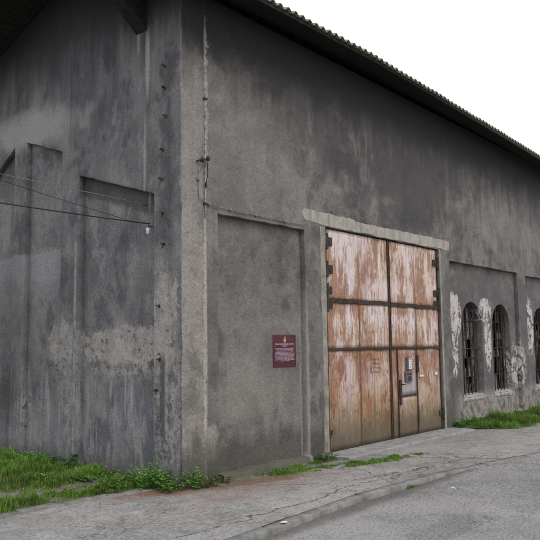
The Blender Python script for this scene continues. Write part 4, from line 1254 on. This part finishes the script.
def weed(x_, y_, z_, R, Hh, nst, lw, label, group, pal, seed):
    r_ = random.Random(seed)
    root = empty('weed_plant', (x_, y_, z_), label, 'weed', group)
    sb = MB(); lb = MB(); cols = []
    for i in range(nst):
        a = r_.uniform(0, 6.28); rr_ = R*math.sqrt(r_.random()); bx, by = x_+rr_*.6*math.cos(a), y_+rr_*.6*math.sin(a)
        h = Hh*r_.uniform(.45, 1)*(1-.35*rr_/R)
        if by > y_+R*.5: pass
        tip = Vector((x_+rr_*1.15*math.cos(a), y_+rr_*1.15*math.sin(a), z_+h))
        tip.x = min(tip.x, -.03) if x_ < 0 and y_ > 0.05 else tip.x
        if x_ >= 0: tip.y = min(tip.y, -.03)
        p0 = Vector((bx, by, z_-.01)); mid = (p0+tip)/2+Vector((r_.gauss(0, .02), r_.gauss(0, .02), h*.08))
        sb.tube([p0, mid, tip], [.004, .003, .0015], 4, False)
        nl = max(4, int(h/.035))
        for k in range(nl):
            t = .2+.8*k/(nl-1)
            p = p0.lerp(mid, t*2) if t < .5 else mid.lerp(tip, t*2-1)
            for sgn in (0, 1):
                an = k*1.57+sgn*math.pi+r_.uniform(-.5, .5)
                d = Vector((math.cos(an), math.sin(an), r_.uniform(.0, .6)))
                L = lw*r_.uniform(.6, 1.25)*(1.1-.45*t)
                t1 = r_.random(); cc = tuple(pal[0][q]*(1-t1)+pal[1][q]*t1 for q in range(3))
                leaf(lb, cols, p, d, Vector((r_.gauss(0, .3), r_.gauss(0, .3), 1)), L, L*.55, cc)
    sb.build('stems', M['leaf'], root)
    st = root.children[-1].data if root.children else None
    for ch in root.children:
        if ch.name.startswith('stems'):
            at = ch.data.color_attributes.new('tint', 'FLOAT_COLOR', 'POINT')
            n = len(ch.data.vertices); at.data.foreach_set('color', list((.07, .11, .03, 1))*n)
    leaf_mesh('foliage', lb, cols, root)
    return root
bright = ((.055, .17, .024), (.17, .33, .06)); deep = ((.022, .07, .022), (.05, .12, .03)); olive = ((.06, .085, .03), (.12, .14, .05))
gw = 'leafy weeds at the foot of the walls'
gz = GZ
# (x, y, z, radius, height, stems, leaf, label)
W = [(-.22, .30, .20, .42, 26, .07, 'tallest bright green leafy weed right at the building corner', bright),
     (-.14, .62, .18, .26, 22, .06, 'bright green weed against the gable just left of the corner', bright),
     (-.30, .98, .30, .22, 30, .055, 'low spreading green weed between the corner and the burdock', bright),
     (-.14, .02, .20, .30, 22, .065, 'scruffy bright green weed hiding the foot of the corner', bright),
     (.10, -.12, .16, .33, 16, .055, 'leafy weed with upright stems on the gate side of the corner', bright),
     (.34, -.15, .16, .22, 18, .05, 'sparse olive weed under the corner conduit', olive),
     (.62, -.13, .14, .14, 16, .04, 'small dull weed at the foot of the plaque panel', olive),
     (-.45, 1.45, .26, .14, 26, .05, 'flat green weed mat in the grass in front of the gable', bright),
     (-.75, .60, .22, .11, 22, .045, 'flat weed hugging the concrete edging', olive),
     (-.52, .66, .28, .20, 30, .06, 'low green weed mat at the pavement edge below the corner', bright),
     (-.9, 1.75, .22, .15, 20, .06, 'flat broad-leaved weed in the middle of the grass patch', bright),
     (-.25, 2.9, .24, .22, 22, .065, 'light green weed left of the burdock at the gable foot', bright),
     (-1.5, 2.5, .3, .16, 24, .07, 'low leafy weed in the grass towards the left edge', bright),
     (2.85, -.17, .14, .19, 26, .04, 'dark green tuft at the left foot of the gate', deep),
     (3.15, -.18, .08, .11, 12, .035, 'small dark tuft beside the doorstep end', deep),
     (-.15, 3.0, .16, .20, 16, .06, 'small light green weed by the middle of the gable', bright),
     (7.85, -.12, .14, .24, 20, .06, 'leafy weed by the right gate post', bright),
     (8.35, -.12, .18, .26, 24, .06, 'leafy weed under the first arched window', bright)]
for i, (x_, y_, R_, H_, ns, lw, lab, pal) in enumerate(W):
    weed(x_, y_, zfun(x_, y_) if not (0 < x_ < 7.8) else gz, R_, H_, ns, lw, lab, gw, pal, 100+i)
# burdock
bp = Vector((-.16, 2.22, lawn_z(-.16, 2.22)))
bk = empty('burdock', bp, 'dark broad-leaved burdock standing alone against the gable wall', 'plant')
lb = MB(); cols = []; sb = MB()
rb = random.Random(5)
for i in range(13):
    a = i*2.4+rb.uniform(-.3, .3); el = rb.uniform(.5, 1.2); L = rb.uniform(.10, .17)
    d = Vector((math.cos(a)*.9-.25, math.sin(a), 1.1*el)); tipp = bp+d.normalized()*rb.uniform(.08, .16)
    sb.tube([bp, (bp+tipp)/2+Vector((0, 0, .01)), tipp], .005, 5)
    leaf(lb, cols, tipp, Vector((d.x, d.y, .25)), Vector((0, 0, 1)), L, L*.85, (.022+.02*rb.random(), .065+.035*rb.random(), .022), .3, .5)
o = sb.build('stalks', M['leaf'], bk)
at = o.data.color_attributes.new('tint', 'FLOAT_COLOR', 'POINT'); at.data.foreach_set('color', list((.06, .10, .04, 1))*len(o.data.vertices))
leaf_mesh('foliage', lb, cols, bk)

# ------------------------------------------------------------------ litter and loose stones
def scrap(x_, y_, z_, s_, label, seed):
    b = MB(); r_ = random.Random(seed)
    n = 5
    for j in range(n):
        for i in range(n):
            b.v.append((x_+s_*(i/(n-1)-.5)*1.5, y_+s_*(j/(n-1)-.5), z_+.006+s_*.14*(1+r_.uniform(-1, 1))*.5))
    for j in range(n-1):
        for i in range(n-1): q = j*n+i; b.f.append((q, q+1, q+n+1, q+n)); b.mi.append(0)
    o = b.build('paper_scrap', M['white'], None)
    so_ = o.modifiers.new('thickness', 'SOLIDIFY'); so_.thickness = .002
    tag(o, label, 'litter', 'scraps of white litter')
scrap(2.30, -2.62, GZ-.06, .085, 'crumpled white paper scrap lying on the road near the middle of the kerb', 1)
scrap(-.62, -2.16, GZ+.008, .05, 'small white scrap lying on the kerb stone', 2)
scrap(-1.0, -2.33, GZ-.085, .06, 'small white scrap in the gutter below the kerb', 3)
b = MB(); r_ = random.Random(8)
ico = [(0, 0, .7), (1, 0, .1), (.3, .95, 0), (-.8, .6, .1), (-.8, -.6, 0), (.3, -.95, .1), (0, 0, -.5)]
for k in range(2600):
    x_ = r_.uniform(-3.5, 10) ; s_ = .003+.007*r_.random()**3
    t = r_.random()
    if t < .45: y_ = kerb_y(x_)-r_.expovariate(7)-.01; z_ = road_z(x_, y_)
    elif t < .6: y_ = r_.uniform(-6, kerb_y(x_)); z_ = road_z(x_, y_)
    else:
        y_ = -.1-r_.expovariate(1.6)
        if y_ < kerb_y(x_)+.15 or (3 < x_ < 7.8 and y_ > -.55): continue
        z_ = pave_z(x_, y_)
    b.add([(x_+s_*a*r_.uniform(.7, 1.3), y_+s_*c*r_.uniform(.7, 1.3), z_+s_*.3+s_*e*r_.uniform(.7, 1.1)) for a, c, e in ico], [(0, 1, 2), (0, 2, 3), (0, 3, 4), (0, 4, 5), (0, 5, 1), (6, 2, 1), (6, 3, 2), (6, 4, 3), (6, 5, 4), (6, 1, 5)])
tag(b.build('gravel', M['kerb'], None, False), 'loose grit and tiny stone chips along the kerb and on the pavement', 'gravel', kind='stuff')

b = MB(); cols = []; r_ = random.Random(21)
for k in range(420):
    t = r_.random()
    if t < .35: x_ = r_.uniform(-2.5, 5); y_ = kerb_y(x_)-.02-r_.expovariate(14); z_ = road_z(x_, y_)
    elif t < .75: x_ = r_.uniform(.2, 4.0); y_ = -.12-r_.expovariate(3.0); z_ = pave_z(x_, y_)
    else: x_ = r_.uniform(-3, 0); y_ = edge_y(x_)+r_.uniform(-.25, .25); z_ = GZ+.03
    if 3 < x_ < 7.8 and y_ > -.58: continue
    a = r_.uniform(0, 6.28); L = r_.uniform(.012, .035)
    g = r_.random()
    leaf(b, cols, Vector((x_, y_, z_+.006)), Vector((math.cos(a), math.sin(a), .1)), Vector((r_.gauss(0, .3), r_.gauss(0, .3), 1)), L, L*r_.uniform(.2, .6), (.10+.16*g, .075+.11*g, .035+.05*g), .3, .1)
dl = leaf_mesh('dead_leaves', b, cols, None)
tag(dl, 'dry leaf scraps and straws scattered along the kerb and wall foot', 'dead leaves', kind='stuff')
